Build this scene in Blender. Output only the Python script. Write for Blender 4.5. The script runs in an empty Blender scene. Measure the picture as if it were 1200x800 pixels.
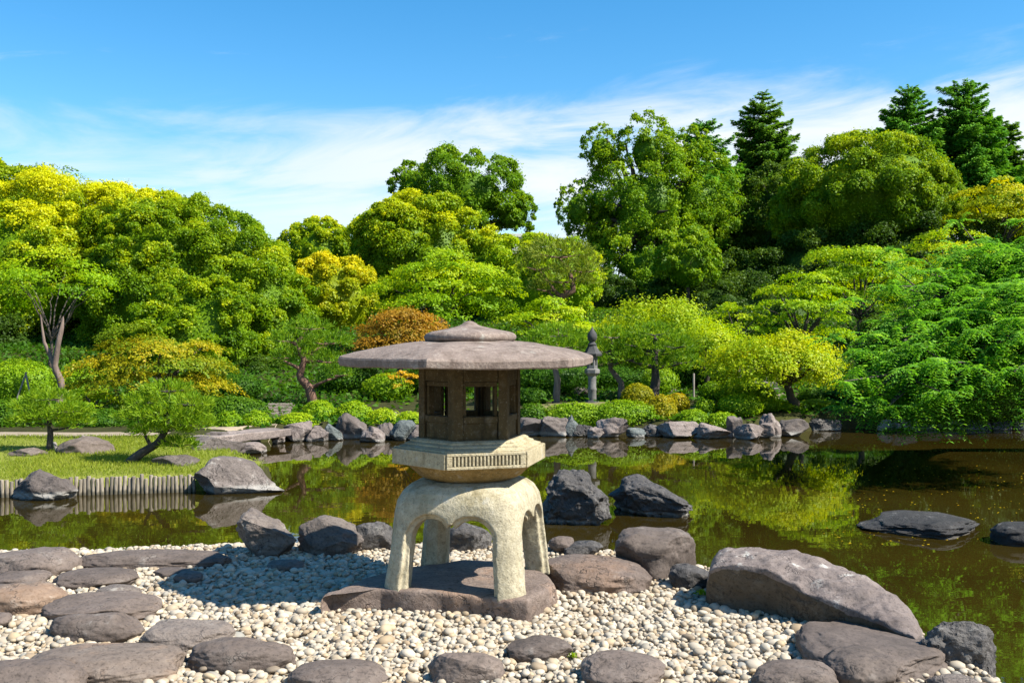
import bpy, bmesh, math, random
import numpy as np
from mathutils import Vector, Matrix

# ------------------------------------------------------------------ camera, sky, sun, exposure
SC = bpy.context.scene
COL = SC.collection
F = 1167.0          # focal length in pixels of the 1200 px wide photograph (35 mm lens)
EYE = 1.12          # camera height above the gravel
HZ = 392.0          # horizon row
WATER = -0.88

cam = bpy.data.cameras.new('camera'); cam.lens = 35.0; cam.sensor_width = 36.0
cam.clip_start = 0.05; cam.clip_end = 8000
camo = bpy.data.objects.new('camera', cam); COL.objects.link(camo)
camo.location = (0, 0, EYE)
camo.rotation_euler = (math.radians(90) - math.atan((400 - HZ) / F), 0, 0)
SC.camera = camo

SUN_AZ = math.radians(111)      # clockwise from +Y: the sun stands to the right, a little behind the camera
SUN_EL = math.radians(47)
SDIR = Vector((math.sin(SUN_AZ) * math.cos(SUN_EL), math.cos(SUN_AZ) * math.cos(SUN_EL), math.sin(SUN_EL)))
sl = bpy.data.lights.new('sun', 'SUN'); sl.energy = 5.0; sl.angle = math.radians(0.5); sl.color = (1.0, 0.95, 0.85)
so = bpy.data.objects.new('sun', sl); COL.objects.link(so)
so.rotation_euler = (-SDIR).to_track_quat('-Z', 'Y').to_euler(); so.location = (20, -10, 30)

SC.view_settings.view_transform = 'Standard'; SC.view_settings.look = 'None'
SC.view_settings.exposure = 1.1; SC.view_settings.gamma = 1.0
SC.view_settings.use_curve_mapping = False
SC.render.engine = 'CYCLES'
cy = SC.cycles
cy.max_bounces = 6; cy.diffuse_bounces = 3; cy.glossy_bounces = 3; cy.transmission_bounces = 3; cy.transparent_max_bounces = 4
cy.caustics_reflective = False; cy.caustics_refractive = False
cy.use_denoising = True
try:
    cy.denoiser = 'OPENIMAGEDENOISE'; cy.denoising_prefilter = 'ACCURATE'
except Exception:
    pass
cy.sample_clamp_indirect = 6.0

class NT:
    """small node-tree helper"""
    def __init__(s, tree): s.t = tree
    def n(s, typ, ins=None, **kw):
        nd = s.t.nodes.new(typ)
        for k, v in kw.items(): setattr(nd, k, v)
        for k, v in (ins or {}).items():
            sock = nd.inputs[k]
            if isinstance(v, bpy.types.NodeSocket): s.t.links.new(v, sock)
            else: sock.default_value = v
        return nd
    def math(s, op, a, b=0.0, c=None, clamp=False):
        ins = {0: a, 1: b}
        if c is not None: ins[2] = c
        nd = s.n('ShaderNodeMath', ins, operation=op); nd.use_clamp = clamp
        return nd.outputs[0]
    def mapr(s, v, a, b, c=0.0, d=1.0, smooth=True):
        nd = s.n('ShaderNodeMapRange', {'Value': v, 'From Min': a, 'From Max': b, 'To Min': c, 'To Max': d})
        if smooth: nd.interpolation_type = 'SMOOTHSTEP'
        return nd.outputs[0]
    def mix(s, f, a, b, mode='MIX'):
        nd = s.t.nodes.new('ShaderNodeMix'); nd.data_type = 'RGBA'; nd.blend_type = mode
        for sock, v in ((nd.inputs[0], f), (nd.inputs[6], a), (nd.inputs[7], b)):
            if isinstance(v, bpy.types.NodeSocket): s.t.links.new(v, sock)
            else: sock.default_value = v if not isinstance(v, tuple) or len(v) == 4 else v + (1,)
        return nd.outputs[2]
    def ramp(s, f, stops):
        nd = s.t.nodes.new('ShaderNodeValToRGB'); cr = nd.color_ramp
        while len(cr.elements) < len(stops): cr.elements.new(0.5)
        for e, (p, c) in zip(cr.elements, stops): e.position = p; e.color = tuple(c) + (1,)
        s.t.links.new(f, nd.inputs[0]); return nd.outputs[0]
    def link(s, a, b): s.t.links.new(a, b)

W = bpy.data.worlds.new('World'); SC.world = W; W.use_nodes = True
w = NT(W.node_tree); W.node_tree.nodes.clear()
sky = w.n('ShaderNodeTexSky', sky_type='NISHITA', sun_disc=False)
sky.sun_elevation = SUN_EL; sky.sun_rotation = SUN_AZ
sky.altitude = 100; sky.air_density = 1.0; sky.dust_density = 0.25; sky.ozone_density = 3.0
hs = w.n('ShaderNodeHueSaturation', {'Hue': 0.493, 'Saturation': 1.36, 'Value': 1.35, 'Fac': 1.0, 'Color': sky.outputs[0]})
geo = w.n('ShaderNodeTexCoord')
sep = w.n('ShaderNodeSeparateXYZ', {0: geo.outputs['Generated']})
el = w.math('ARCSINE', sep.outputs[2]); az = w.math('ARCTAN2', sep.outputs[0], sep.outputs[1])
cvec = w.n('ShaderNodeCombineXYZ', {0: w.math('MULTIPLY', az, 5.0), 1: w.math('MULTIPLY_ADD', el, 22.0, w.math('MULTIPLY', az, -2.0)), 2: 3.7})
n1 = w.n('ShaderNodeTexNoise', {'Vector': cvec.outputs[0], 'Scale': 1.0, 'Detail': 8.0, 'Roughness': 0.6, 'Distortion': 0.5})
n2 = w.n('ShaderNodeTexNoise', {'Vector': cvec.outputs[0], 'Scale': 0.35, 'Detail': 3.0, 'Roughness': 0.5})
# a thin sheet of cloud lies low over the trees: its upper rim climbs to the right
edge = w.math('MULTIPLY_ADD', az, 0.06, 0.235)
edge = w.math('MULTIPLY_ADD', w.math('SUBTRACT', n1.outputs[0], 0.5), 0.16, edge)
band = w.mapr(w.math('SUBTRACT', edge, el), -0.012, 0.075)
lefty = w.mapr(az, -0.42, 0.02, 0.62, 1.0)
dens = w.math('MULTIPLY', band, w.mapr(w.math('ADD', n1.outputs[0], w.math('MULTIPLY', n2.outputs[0], 0.6)), 0.50, 0.92, 0.18, 1.0))
dens = w.math('MULTIPLY', dens, lefty)
wisp = w.math('MULTIPLY', w.mapr(n1.outputs[0], 0.59, 0.80, 0.0, 0.6), w.mapr(el, 0.36, 0.22))
dens = w.math('MAXIMUM', dens, wisp)
dens = w.math('MULTIPLY', dens, w.mapr(el, 0.0, 0.02))
skyc = w.mix(w.math('MULTIPLY', dens, 0.95), hs.outputs[0], (6.5, 6.8, 7.2, 1))
bg = w.n('ShaderNodeBackground', {'Color': skyc, 'Strength': 0.072})
wo = w.n('ShaderNodeOutputWorld', {'Surface': bg.outputs[0]})

# ------------------------------------------------------------------ helpers
def P(px, py, Y):
    return np.array([(px - 600) / F * Y, Y, EYE - (py - HZ) / F * Y])
def on_ground(px, py, zg=0.0):
    Y = (EYE - zg) * F / (py - HZ); return np.array([(px - 600) / F * Y, Y, zg])

def _hash(ix, iy, iz, seed):
    h = (ix.astype(np.int64) * 374761393 + iy.astype(np.int64) * 668265263 + iz.astype(np.int64) * 2147483647 + seed * 974711) & 0xffffffff
    h = ((h ^ (h >> 13)) * 1274126177) & 0xffffffff
    h = ((h ^ (h >> 16)) * 2246822519) & 0xffffffff
    return ((h ^ (h >> 15)) & 0xffffff) / float(0xffffff)
def vnoise(p, seed=0):
    i = np.floor(p); f = p - i; f = f * f * (3 - 2 * f); i = i.astype(np.int64)
    r = 0
    for dx in (0, 1):
        wx = f[:, 0] if dx else 1 - f[:, 0]
        for dy in (0, 1):
            wy = f[:, 1] if dy else 1 - f[:, 1]
            for dz in (0, 1):
                wz = f[:, 2] if dz else 1 - f[:, 2]
                r = r + wx * wy * wz * _hash(i[:, 0] + dx, i[:, 1] + dy, i[:, 2] + dz, seed)
    return r * 2 - 1
def fbm(p, seed=0, oct=4, gain=0.5):
    a, s, r = 1.0, 1.0, 0
    for k in range(oct):
        r = r + a * vnoise(p * s + 17.3 * k, seed + k); a *= gain; s *= 2.03
    return r
def nrm(v): return v / np.maximum(np.linalg.norm(v, axis=-1, keepdims=True), 1e-9)
def sstep(a, b, x):
    t = np.clip((x - a) / (b - a), 0, 1); return t * t * (3 - 2 * t)

def mesh_np(name, V, faces_list, mat=None, smooth=False, attrs=None, matidx=None):
    """faces_list: list of int arrays (n,k)"""
    me = bpy.data.meshes.new(name)
    V = np.asarray(V, dtype=np.float32)
    me.vertices.add(len(V)); me.vertices.foreach_set('co', V.ravel())
    faces_list = [np.asarray(f, dtype=np.int32) for f in faces_list if len(f)]
    loops = np.concatenate([f.ravel() for f in faces_list])
    tot = np.concatenate([np.full(len(f), f.shape[1], dtype=np.int32) for f in faces_list])
    st = np.concatenate([[0], np.cumsum(tot)[:-1]]).astype(np.int32)
    me.loops.add(len(loops)); me.loops.foreach_set('vertex_index', loops)
    me.polygons.add(len(tot)); me.polygons.foreach_set('loop_start', st); me.polygons.foreach_set('loop_total', tot)
    if smooth: me.polygons.foreach_set('use_smooth', np.ones(len(tot), dtype=bool))
    mats = mat if isinstance(mat, (list, tuple)) else [mat]
    for m in mats:
        if m: me.materials.append(m)
    if matidx is not None: me.polygons.foreach_set('material_index', np.asarray(matidx, dtype=np.int32))
    for k, a in (attrs or {}).items():
        at = me.attributes.new(k, 'FLOAT', 'POINT'); at.data.foreach_set('value', np.asarray(a, dtype=np.float32))
    me.update(calc_edges=True)
    return me
def link(name, me, parent=None, loc=None):
    o = bpy.data.objects.new(name, me); COL.objects.link(o)
    if parent: o.parent = parent
    if loc is not None: o.location = tuple(loc)
    return o
def tag(o, label=None, cat=None, group=None, kind=None):
    if label: o['label'] = label
    if cat: o['category'] = cat
    if group: o['group'] = group
    if kind: o['kind'] = kind
    return o
def empty(name, loc):
    o = bpy.data.objects.new(name, None); COL.objects.link(o); o.location = tuple(loc); o.empty_display_size = 0.3
    return o

def bm_mesh(name, bm, mat, smooth=False):
    me = bpy.data.meshes.new(name); bmesh.ops.recalc_face_normals(bm, faces=bm.faces[:])
    bm.to_mesh(me); bm.free()
    if mat: me.materials.append(mat)
    if smooth:
        me.polygons.foreach_set('use_smooth', np.ones(len(me.polygons), dtype=bool))
    return me
def bake(o):
    """replace an object's mesh by its modified one"""
    dg = bpy.context.evaluated_depsgraph_get(); dg.update()
    me = bpy.data.meshes.new_from_object(o.evaluated_get(dg)); o.modifiers.clear(); o.data = me
    return me

_ICO = {}
def ico(sub):
    if sub not in _ICO:
        bm = bmesh.new(); bmesh.ops.create_icosphere(bm, subdivisions=sub, radius=1.0)
        _ICO[sub] = (np.array([v.co[:] for v in bm.verts]), np.array([[v.index for v in f.verts] for f in bm.faces])); bm.free()
    return _ICO[sub]

class Tubes:
    def __init__(s): s.V = []; s.F = []; s.n = 0
    def add(s, path, rad, sides=8):
        path = np.asarray(path, float); rad = np.broadcast_to(np.asarray(rad, float), (len(path),))
        t = nrm(np.gradient(path, axis=0)); ref = np.array([0.31, 0.95, 0.05]) if abs(t[0, 2]) > .7 else np.array([0, 0, 1.0])
        a = nrm(np.cross(t, ref)); b = np.cross(t, a)
        an = np.linspace(0, 2 * np.pi, sides, endpoint=False)
        ring = path[:, None] + rad[:, None, None] * (np.cos(an)[None, :, None] * a[:, None] + np.sin(an)[None, :, None] * b[:, None])
        m = len(path); s.V.append(ring.reshape(-1, 3))
        i = np.arange(m - 1)[:, None] * sides; j = np.arange(sides)[None]; j2 = (j + 1) % sides
        s.F.append((np.stack([i + j, i + j2, i + sides + j2, i + sides + j], -1)).reshape(-1, 4) + s.n)
        s.n += m * sides
    def mesh(s, name, mat): return mesh_np(name, np.concatenate(s.V), [np.concatenate(s.F)], mat, True)
def wig(a, b, n, amp, rng):
    """wiggly path from a to b"""
    a, b = np.asarray(a, float), np.asarray(b, float); t = np.linspace(0, 1, n)[:, None]
    p = a + (b - a) * t; w_ = rng.normal(size=(n, 3)) * amp * np.linalg.norm(b - a); w_[0] = 0; w_[-1] = 0
    w_[:, 2] *= .5
    return p + w_ * np.sin(t * np.pi)

# ------------------------------------------------------------------ materials
def new_mat(name):
    m = bpy.data.materials.new(name); m.use_nodes = True; m.node_tree.nodes.clear()
    return m, NT(m.node_tree)
def out(t, sh): t.n('ShaderNodeOutputMaterial', {'Surface': sh})

def leaf_mat(name, stops, trans=0.45, gloss=0.06, tboost=(1.25, 1.15, 0.5)):
    m, t = new_mat(name)
    a = t.n('ShaderNodeAttribute', attribute_name='tint')
    c = t.ramp(a.outputs['Fac'], stops)
    d = t.n('ShaderNodeBsdfDiffuse', {'Color': c})
    tc = t.mix(1.0, c, tboost + (1,), 'MULTIPLY')
    tr = t.n('ShaderNodeBsdfTranslucent', {'Color': tc})
    s1 = t.n('ShaderNodeMixShader', {0: trans, 1: d.outputs[0], 2: tr.outputs[0]})
    g = t.n('ShaderNodeBsdfGlossy', {'Color': (.55, .6, .5, 1), 'Roughness': 0.5})
    lw = t.n('ShaderNodeLayerWeight', {'Blend': .5})
    s2 = t.n('ShaderNodeMixShader', {0: t.math('MULTIPLY_ADD', t.math('POWER', lw.outputs['Facing'], 3.0), gloss, gloss * .35), 1: s1.outputs[0], 2: g.outputs[0]})
    out(t, s2.outputs[0]); return m

LM = {
 'chinquapin': leaf_mat('chinquapin_leaves', [(0, (0.050, 0.132, 0.002)), (.4, (0.168, 0.300, 0.002)), (.7, (0.336, 0.432, 0.003)), (1, (0.626, 0.636, 0.004))]),
 'golden':     leaf_mat('golden_leaves', [(0, (0.114, 0.209, 0.002)), (.4, (0.340, 0.403, 0.004)), (1, (0.750, 0.641, 0.006))]),
 'olive':      leaf_mat('olive_leaves', [(0, (0.055, 0.134, 0.004)), (.5, (0.171, 0.301, 0.004)), (1, (0.405, 0.484, 0.005))]),
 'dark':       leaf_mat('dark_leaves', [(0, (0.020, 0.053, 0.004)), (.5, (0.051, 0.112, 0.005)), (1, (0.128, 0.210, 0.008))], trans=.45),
 'tall':       leaf_mat('tall_tree_leaves', [(0, (0.050, 0.137, 0.004)), (.5, (0.139, 0.284, 0.005)), (1, (0.326, 0.444, 0.006))]),
 'maple':      leaf_mat('maple_leaves', [(0, (0.099, 0.236, 0.002)), (.5, (0.269, 0.445, 0.004)), (1, (0.566, 0.612, 0.005))], trans=.5),
 'limemaple':  leaf_mat('bright_maple_leaves', [(0, (0.159, 0.302, 0.002)), (.5, (0.354, 0.476, 0.004)), (1, (0.610, 0.580, 0.005))], trans=.5),
 'orange':     leaf_mat('orange_maple_leaves', [(0, (0.146, 0.232, 0.005)), (.4, (0.366, 0.336, 0.006)), (1, (0.610, 0.325, 0.011))], trans=.4),
 'rust':       leaf_mat('rust_maple_leaves', [(0, (0.182, 0.149, 0.010)), (.5, (0.386, 0.213, 0.017)), (1, (0.537, 0.256, 0.024))], trans=.45),
 'pine':       leaf_mat('pine_needles', [(0, (0.052, 0.143, 0.007)), (.5, (0.145, 0.286, 0.010)), (1, (0.291, 0.408, 0.017))], trans=.45),
 'darkpine':   leaf_mat('olive_pine_needles', [(0, (0.073, 0.128, 0.014)), (.5, (0.183, 0.244, 0.019)), (1, (0.317, 0.348, 0.030))], trans=.3),
 'conifer':    leaf_mat('conifer_needles', [(0, (0.035, 0.106, 0.010)), (.5, (0.086, 0.213, 0.017)), (1, (0.200, 0.361, 0.021))], trans=.45),
 'fir':        leaf_mat('fir_needles', [(0, (0.032, 0.126, 0.017)), (.5, (0.086, 0.270, 0.021)), (1, (0.218, 0.432, 0.026))], trans=.3),
 'walnut':     leaf_mat('overhanging_leaves', [(0, (0.041, 0.151, 0.008)), (.5, (0.129, 0.355, 0.022)), (1, (0.325, 0.573, 0.092))], trans=.55),
 'azalea':     leaf_mat('azalea_leaves', [(0, (0.073, 0.174, 0.004)), (.5, (0.207, 0.360, 0.005)), (1, (0.415, 0.522, 0.010))]),
 'goldbush':   leaf_mat('gold_bush_leaves', [(0, (0.134, 0.186, 0.004)), (.5, (0.342, 0.325, 0.006)), (1, (0.561, 0.383, 0.010))]),
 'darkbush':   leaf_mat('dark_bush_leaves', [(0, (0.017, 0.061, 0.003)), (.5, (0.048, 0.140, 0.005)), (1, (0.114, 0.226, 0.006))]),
 'grass':      leaf_mat('grass_blades', [(0, (0.113, 0.168, 0.013)), (.5, (0.225, 0.288, 0.020)), (1, (0.364, 0.368, 0.049))], trans=.45),
}

def bark_mat(name, c1, c2, scale=14):
    m, t = new_mat(name)
    tc = t.n('ShaderNodeTexCoord'); mp = t.n('ShaderNodeMapping', {'Vector': tc.outputs['Object'], 'Scale': (1, 1, .25)})
    n = t.n('ShaderNodeTexNoise', {'Vector': mp.outputs[0], 'Scale': scale, 'Detail': 6.0, 'Roughness': .65})
    c = t.ramp(n.outputs[0], [(.3, c1), (.7, c2)])
    b = t.n('ShaderNodeBump', {'Height': n.outputs[0], 'Strength': .8, 'Distance': .03})
    p = t.n('ShaderNodeBsdfPrincipled', {'Base Color': c, 'Roughness': .9, 'Normal': b.outputs[0]}); out(t, p.outputs[0]); return m
BARK = bark_mat('dark_bark', (.025, .02, .015), (.09, .07, .055))
REDBARK = bark_mat('red_pine_bark', (.07, .035, .02), (.20, .11, .075))
PALEBARK = bark_mat('pale_bark', (0.084, 0.058, 0.046), (0.224, 0.163, 0.130))

def rock_mat(name, c1, c2, c3, lichen=.35, rust=0.0, wet=None, bump=1.0, scale=1.0, pits=0.0):
    m, t = new_mat(name)
    tc = t.n('ShaderNodeTexCoord'); oi = t.n('ShaderNodeObjectInfo')
    vec = t.n('ShaderNodeVectorMath', {0: tc.outputs['Object'], 1: t.n('ShaderNodeCombineXYZ', {0: t.math('MULTIPLY', oi.outputs['Random'], 37.0), 1: t.math('MULTIPLY', oi.outputs['Random'], 91.0)}).outputs[0]}, operation='ADD').outputs[0]
    big = t.n('ShaderNodeTexNoise', {'Vector': vec, 'Scale': 3.0 * scale, 'Detail': 5.0, 'Roughness': .6})
    mid = t.n('ShaderNodeTexNoise', {'Vector': vec, 'Scale': 16.0 * scale, 'Detail': 6.0, 'Roughness': .7})
    fine = t.n('ShaderNodeTexNoise', {'Vector': vec, 'Scale': 70.0 * scale, 'Detail': 5.0, 'Roughness': .75})
    c = t.ramp(t.math('MULTIPLY_ADD', mid.outputs[0], .45, t.math('MULTIPLY', big.outputs[0], .55)), [(.32, c1), (.5, c2), (.68, c3)])
    c = t.mix(t.mapr(fine.outputs[0], .50, .36, .0, .6), c, tuple(x * .45 for x in c1))
    li = t.math('MULTIPLY', t.mapr(mid.outputs[0], .56, .66), t.mapr(big.outputs[0], .5, .62))
    c = t.mix(t.math('MULTIPLY', li, lichen), c, (.42, .41, .37))
    if rust:
        sp = t.n('ShaderNodeSeparateXYZ', {0: tc.outputs['Object']})
        c = t.mix(t.math('MULTIPLY', t.mapr(big.outputs[0], .5, .64), rust), c, (.30, .16, .075))
    var = t.mapr(oi.outputs['Random'], 0, 1, .78, 1.18, smooth=False)
    c = t.mix(1.0, c, t.n('ShaderNodeCombineColor', {0: var, 1: var, 2: var}).outputs[0], 'MULTIPLY')
    rough = .82
    if wet is not None:     # tide mark: dark, moist stone just above the pond
        gp = t.n('ShaderNodeNewGeometry'); sz = t.n('ShaderNodeSeparateXYZ', {0: gp.outputs['Position']})
        zz = t.math('MULTIPLY_ADD', mid.outputs[0], .06, sz.outputs[2])
        wetf = t.mapr(zz, WATER + .035, WATER + .075, 1.0, 0.0)
        pale = t.math('MULTIPLY', t.mapr(zz, WATER + wet, WATER + wet * 1.5, 1.0, 0.0), .55)
        c = t.mix(pale, c, (.40, .38, .34)); c = t.mix(t.math('MULTIPLY', wetf, .85), c, (.045, .038, .03))
    wv = t.n('ShaderNodeVectorMath', {0: vec, 1: t.n('ShaderNodeVectorMath', {0: big.outputs['Color'], 1: (.5, .5, .5)}, operation='SCALE').outputs[0]}, operation='ADD')
    ck = t.n('ShaderNodeTexVoronoi', {'Vector': wv.outputs[0], 'Scale': 3.2 * scale}, feature='DISTANCE_TO_EDGE')
    crack = t.math('MULTIPLY', t.mapr(ck.outputs['Distance'], .0, .022, 1.0, 0.0), t.mapr(big.outputs[0], .46, .58))
    c = t.mix(t.math('MULTIPLY', crack, .7), c, (.03, .024, .02))
    h = t.math('ADD', t.math('MULTIPLY', mid.outputs[0], 1.0), t.math('MULTIPLY', fine.outputs[0], .35))
    h = t.math('SUBTRACT', h, t.math('MULTIPLY', crack, .5))
    if pits:
        vo = t.n('ShaderNodeTexVoronoi', {'Vector': vec, 'Scale': 14.0 * scale})
        h = t.math('ADD', h, t.math('MULTIPLY', t.mapr(vo.outputs['Distance'], 0, .45), pits))
    b = t.n('ShaderNodeBump', {'Height': h, 'Strength': .55 * bump, 'Distance': .035 / scale})
    p = t.n('ShaderNodeBsdfPrincipled', {'Base Color': c, 'Roughness': rough, 'Normal': b.outputs[0], 'Specular IOR Level': .35}); out(t, p.outputs[0]); return m
R_BROWN = rock_mat('purplish_brown_rock', (0.065, 0.050, 0.041), (0.121, 0.093, 0.077), (0.174, 0.140, 0.118), .25, bump=.45)
R_RUST = rock_mat('rusty_rock', (0.070, 0.051, 0.040), (0.128, 0.099, 0.079), (0.187, 0.152, 0.124), .25, rust=.3, bump=.5)
R_GREY = rock_mat('grey_rock', (0.081, 0.065, 0.057), (0.155, 0.126, 0.107), (0.227, 0.191, 0.162), .45)
R_BIG = rock_mat('pale_streaked_rock', (0.094, 0.072, 0.064), (0.158, 0.126, 0.112), (0.238, 0.196, 0.176), .95, bump=.8)
R_DARK = rock_mat('dark_volcanic_rock', (0.031, 0.030, 0.030), (0.080, 0.073, 0.069), (0.160, 0.148, 0.135), .4, wet=.06, bump=1.6, pits=1.0)
R_POND = rock_mat('pond_rock', (0.063, 0.051, 0.045), (0.117, 0.095, 0.083), (0.196, 0.166, 0.146), .4, wet=.10, scale=.7)
R_SHORE = rock_mat('shore_rock', (0.101, 0.082, 0.073), (0.193, 0.155, 0.137), (0.305, 0.251, 0.226), .5, wet=.07, scale=.6)
R_WET_SHADE = rock_mat('wet_shaded_rock', (.012, .012, .012), (.030, .028, .027), (.065, .062, .06), .25, wet=.03, bump=1.4)  # wet stone, darkened further to paint in shade on the right pond rocks
R_STAIN_SHADE = rock_mat('stained_shaded_rock', (.05, .036, .022), (.085, .064, .042), (.12, .098, .07), .1, bump=.8)  # brown earth stain plus painted shade for the great boulder's front face
R_BLUE = rock_mat('blue_grey_rock', (0.060, 0.068, 0.066), (0.111, 0.128, 0.123), (0.178, 0.196, 0.187), .3, wet=.06, scale=.6)

def stone_mat(name, c1, c2, c3, stain, speck=.5, stainamt=.5, bump=.35, lichamt=.5):
    m, t = new_mat(name)
    tc = t.n('ShaderNodeTexCoord'); v = tc.outputs['Object']
    big = t.n('ShaderNodeTexNoise', {'Vector': v, 'Scale': 5.0, 'Detail': 6.0, 'Roughness': .65})
    mp = t.n('ShaderNodeMapping', {'Vector': v, 'Scale': (1, 1, .22)})
    strk = t.n('ShaderNodeTexNoise', {'Vector': mp.outputs[0], 'Scale': 14.0, 'Detail': 5.0, 'Roughness': .6})
    fine = t.n('ShaderNodeTexNoise', {'Vector': v, 'Scale': 105.0, 'Detail': 3.0, 'Roughness': .75})
    med = t.n('ShaderNodeTexNoise', {'Vector': v, 'Scale': 32.0, 'Detail': 5.0, 'Roughness': .7})
    c = t.ramp(t.math('MULTIPLY_ADD', med.outputs[0], .5, t.math('MULTIPLY', big.outputs[0], .5)), [(.34, c1), (.5, c2), (.66, c3)])
    c = t.mix(t.mapr(fine.outputs[0], .46, .36, 0, speck * 1.3), c, (.05, .045, .035))
    c = t.mix(t.mapr(fine.outputs[0], .57, .68, 0, speck * .8), c, (.62, .58, .48))
    c = t.mix(t.math('MULTIPLY', t.mapr(t.math('MULTIPLY_ADD', strk.outputs[0], .6, t.math('MULTIPLY', big.outputs[0], .4)), .46, .66), stainamt), c, stain)
    vo = t.n('ShaderNodeTexVoronoi', {'Vector': t.n('ShaderNodeVectorMath', {0: v, 1: t.n('ShaderNodeVectorMath', {0: med.outputs['Color'], 1: (.06, .06, .06)}, operation='MULTIPLY').outputs[0]}, operation='ADD').outputs[0], 'Scale': 17.0})
    lich = t.math('MULTIPLY', t.mapr(vo.outputs['Distance'], .34, .18), t.mapr(big.outputs[0], .50, .60))
    c = t.mix(t.math('MULTIPLY', lich, lichamt), c, (.40, .39, .34))
    dk = t.math('MULTIPLY', t.mapr(strk.outputs[0], .54, .68), t.mapr(med.outputs[0], .40, .55))
    c = t.mix(t.math('MULTIPLY', dk, .55), c, tuple(x * .35 for x in c1))
    soot = t.n('ShaderNodeTexNoise', {'Vector': v, 'Scale': 2.6, 'Detail': 7.0, 'Roughness': .7})
    c = t.mix(t.mapr(soot.outputs[0], .50, .68, 0, .6), c, tuple(x * .42 for x in c2))
    h = t.math('ADD', t.math('MULTIPLY', fine.outputs[0], .35), med.outputs[0])
    b = t.n('ShaderNodeBump', {'Height': h, 'Strength': bump * 1.5, 'Distance': .014})
    p = t.n('ShaderNodeBsdfPrincipled', {'Base Color': c, 'Roughness': .88, 'Normal': b.outputs[0], 'Specular IOR Level': .25}); out(t, p.outputs[0]); return m
S_LEG = stone_mat('cream_granite', (0.245, 0.208, 0.133), (0.393, 0.346, 0.239), (0.519, 0.461, 0.334), (0.194, 0.150, 0.048), .30, .62)
S_ROOF = stone_mat('weathered_roof_stone', (0.149, 0.112, 0.091), (0.213, 0.164, 0.137), (0.327, 0.266, 0.220), (0.109, 0.075, 0.056), .22, .6, .3)
S_BOX = stone_mat('dark_lantern_stone', (0.047, 0.033, 0.013), (0.070, 0.049, 0.019), (0.108, 0.078, 0.032), (0.033, 0.024, 0.007), .18, .6, lichamt=.12)
S_PLAT = stone_mat('platform_granite', (0.295, 0.247, 0.156), (0.393, 0.338, 0.215), (0.491, 0.429, 0.286), (0.214, 0.141, 0.039), .4, .35)
S_BOWL = stone_mat('stained_granite', (0.185, 0.121, 0.039), (0.269, 0.178, 0.059), (0.353, 0.250, 0.098), (0.210, 0.114, 0.020), .4, .5)
S_SLAB = rock_mat('slab_rock', (0.099, 0.069, 0.055), (0.166, 0.125, 0.102), (0.234, 0.181, 0.153), .3, rust=.3)

def plain_mat(name, c1, c2, scale=20, rough=.85, bump=.3, stretch=(1, 1, 1)):
    m, t = new_mat(name)
    tc = t.n('ShaderNodeTexCoord'); mp = t.n('ShaderNodeMapping', {'Vector': tc.outputs['Object'], 'Scale': stretch})
    n = t.n('ShaderNodeTexNoise', {'Vector': mp.outputs[0], 'Scale': scale, 'Detail': 6.0, 'Roughness': .65})
    c = t.ramp(n.outputs[0], [(.3, c1), (.7, c2)])
    b = t.n('ShaderNodeBump', {'Height': n.outputs[0], 'Strength': bump, 'Distance': .02})
    p = t.n('ShaderNodeBsdfPrincipled', {'Base Color': c, 'Roughness': rough, 'Normal': b.outputs[0]}); out(t, p.outputs[0]); return m
def stake_mat():
    m, t = new_mat('stake_wood'); tc = t.n('ShaderNodeTexCoord'); oi = t.n('ShaderNodeObjectInfo'); off = t.n('ShaderNodeCombineXYZ', {0: t.math('MULTIPLY', oi.outputs['Random'], 50.0)})
    v = t.n('ShaderNodeVectorMath', {0: tc.outputs['Object'], 1: off.outputs[0]}, operation='ADD'); mp = t.n('ShaderNodeMapping', {'Vector': v.outputs[0], 'Scale': (1, 1, .15)})
    n = t.n('ShaderNodeTexNoise', {'Vector': mp.outputs[0], 'Scale': 60.0, 'Detail': 5.0, 'Roughness': .65}); c = t.ramp(n.outputs[0], [(.3, (.10, .08, .06)), (.7, (.34, .29, .23))])
    var = t.mapr(oi.outputs['Random'], 0, 1, .6, 1.15, smooth=False); c = t.mix(1.0, c, t.n('ShaderNodeCombineColor', {0: var, 1: var, 2: t.math('MULTIPLY', var, .95)}).outputs[0], 'MULTIPLY')
    sp = t.n('ShaderNodeSeparateXYZ', {0: tc.outputs['Object']}); c = t.mix(t.math('MULTIPLY', t.mapr(t.math('MULTIPLY_ADD', n.outputs[0], .06, sp.outputs[2]), .055, .10, 1, 0), .75), c, (.045, .042, .025))
    out(t, t.n('ShaderNodeBsdfPrincipled', {'Base Color': c, 'Roughness': .85}).outputs[0]); return m
STAKE = stake_mat()
POLE = plain_mat('pole_wood', (.14, .12, .10), (.28, .25, .22), 30, stretch=(1, 1, .15))
SAND = plain_mat('path_sand', (0.211, 0.162, 0.105), (0.322, 0.258, 0.182), 9)
STEP = plain_mat('step_stone', (.10, .085, .065), (.22, .18, .14), 12)
FARST = plain_mat('far_lantern_stone', (0.062, 0.060, 0.058), (0.186, 0.180, 0.168), 7)
FARDK = plain_mat('far_lantern_dark_stone', (0.024, 0.024, 0.024), (0.078, 0.075, 0.072), 7)
WALL = plain_mat('pale_render', (.62, .58, .52), (.72, .68, .62), 3, bump=.05)
GLASS = plain_mat('window_glass', (.06, .08, .10), (.12, .15, .18), 2, rough=.15, bump=0)

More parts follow.
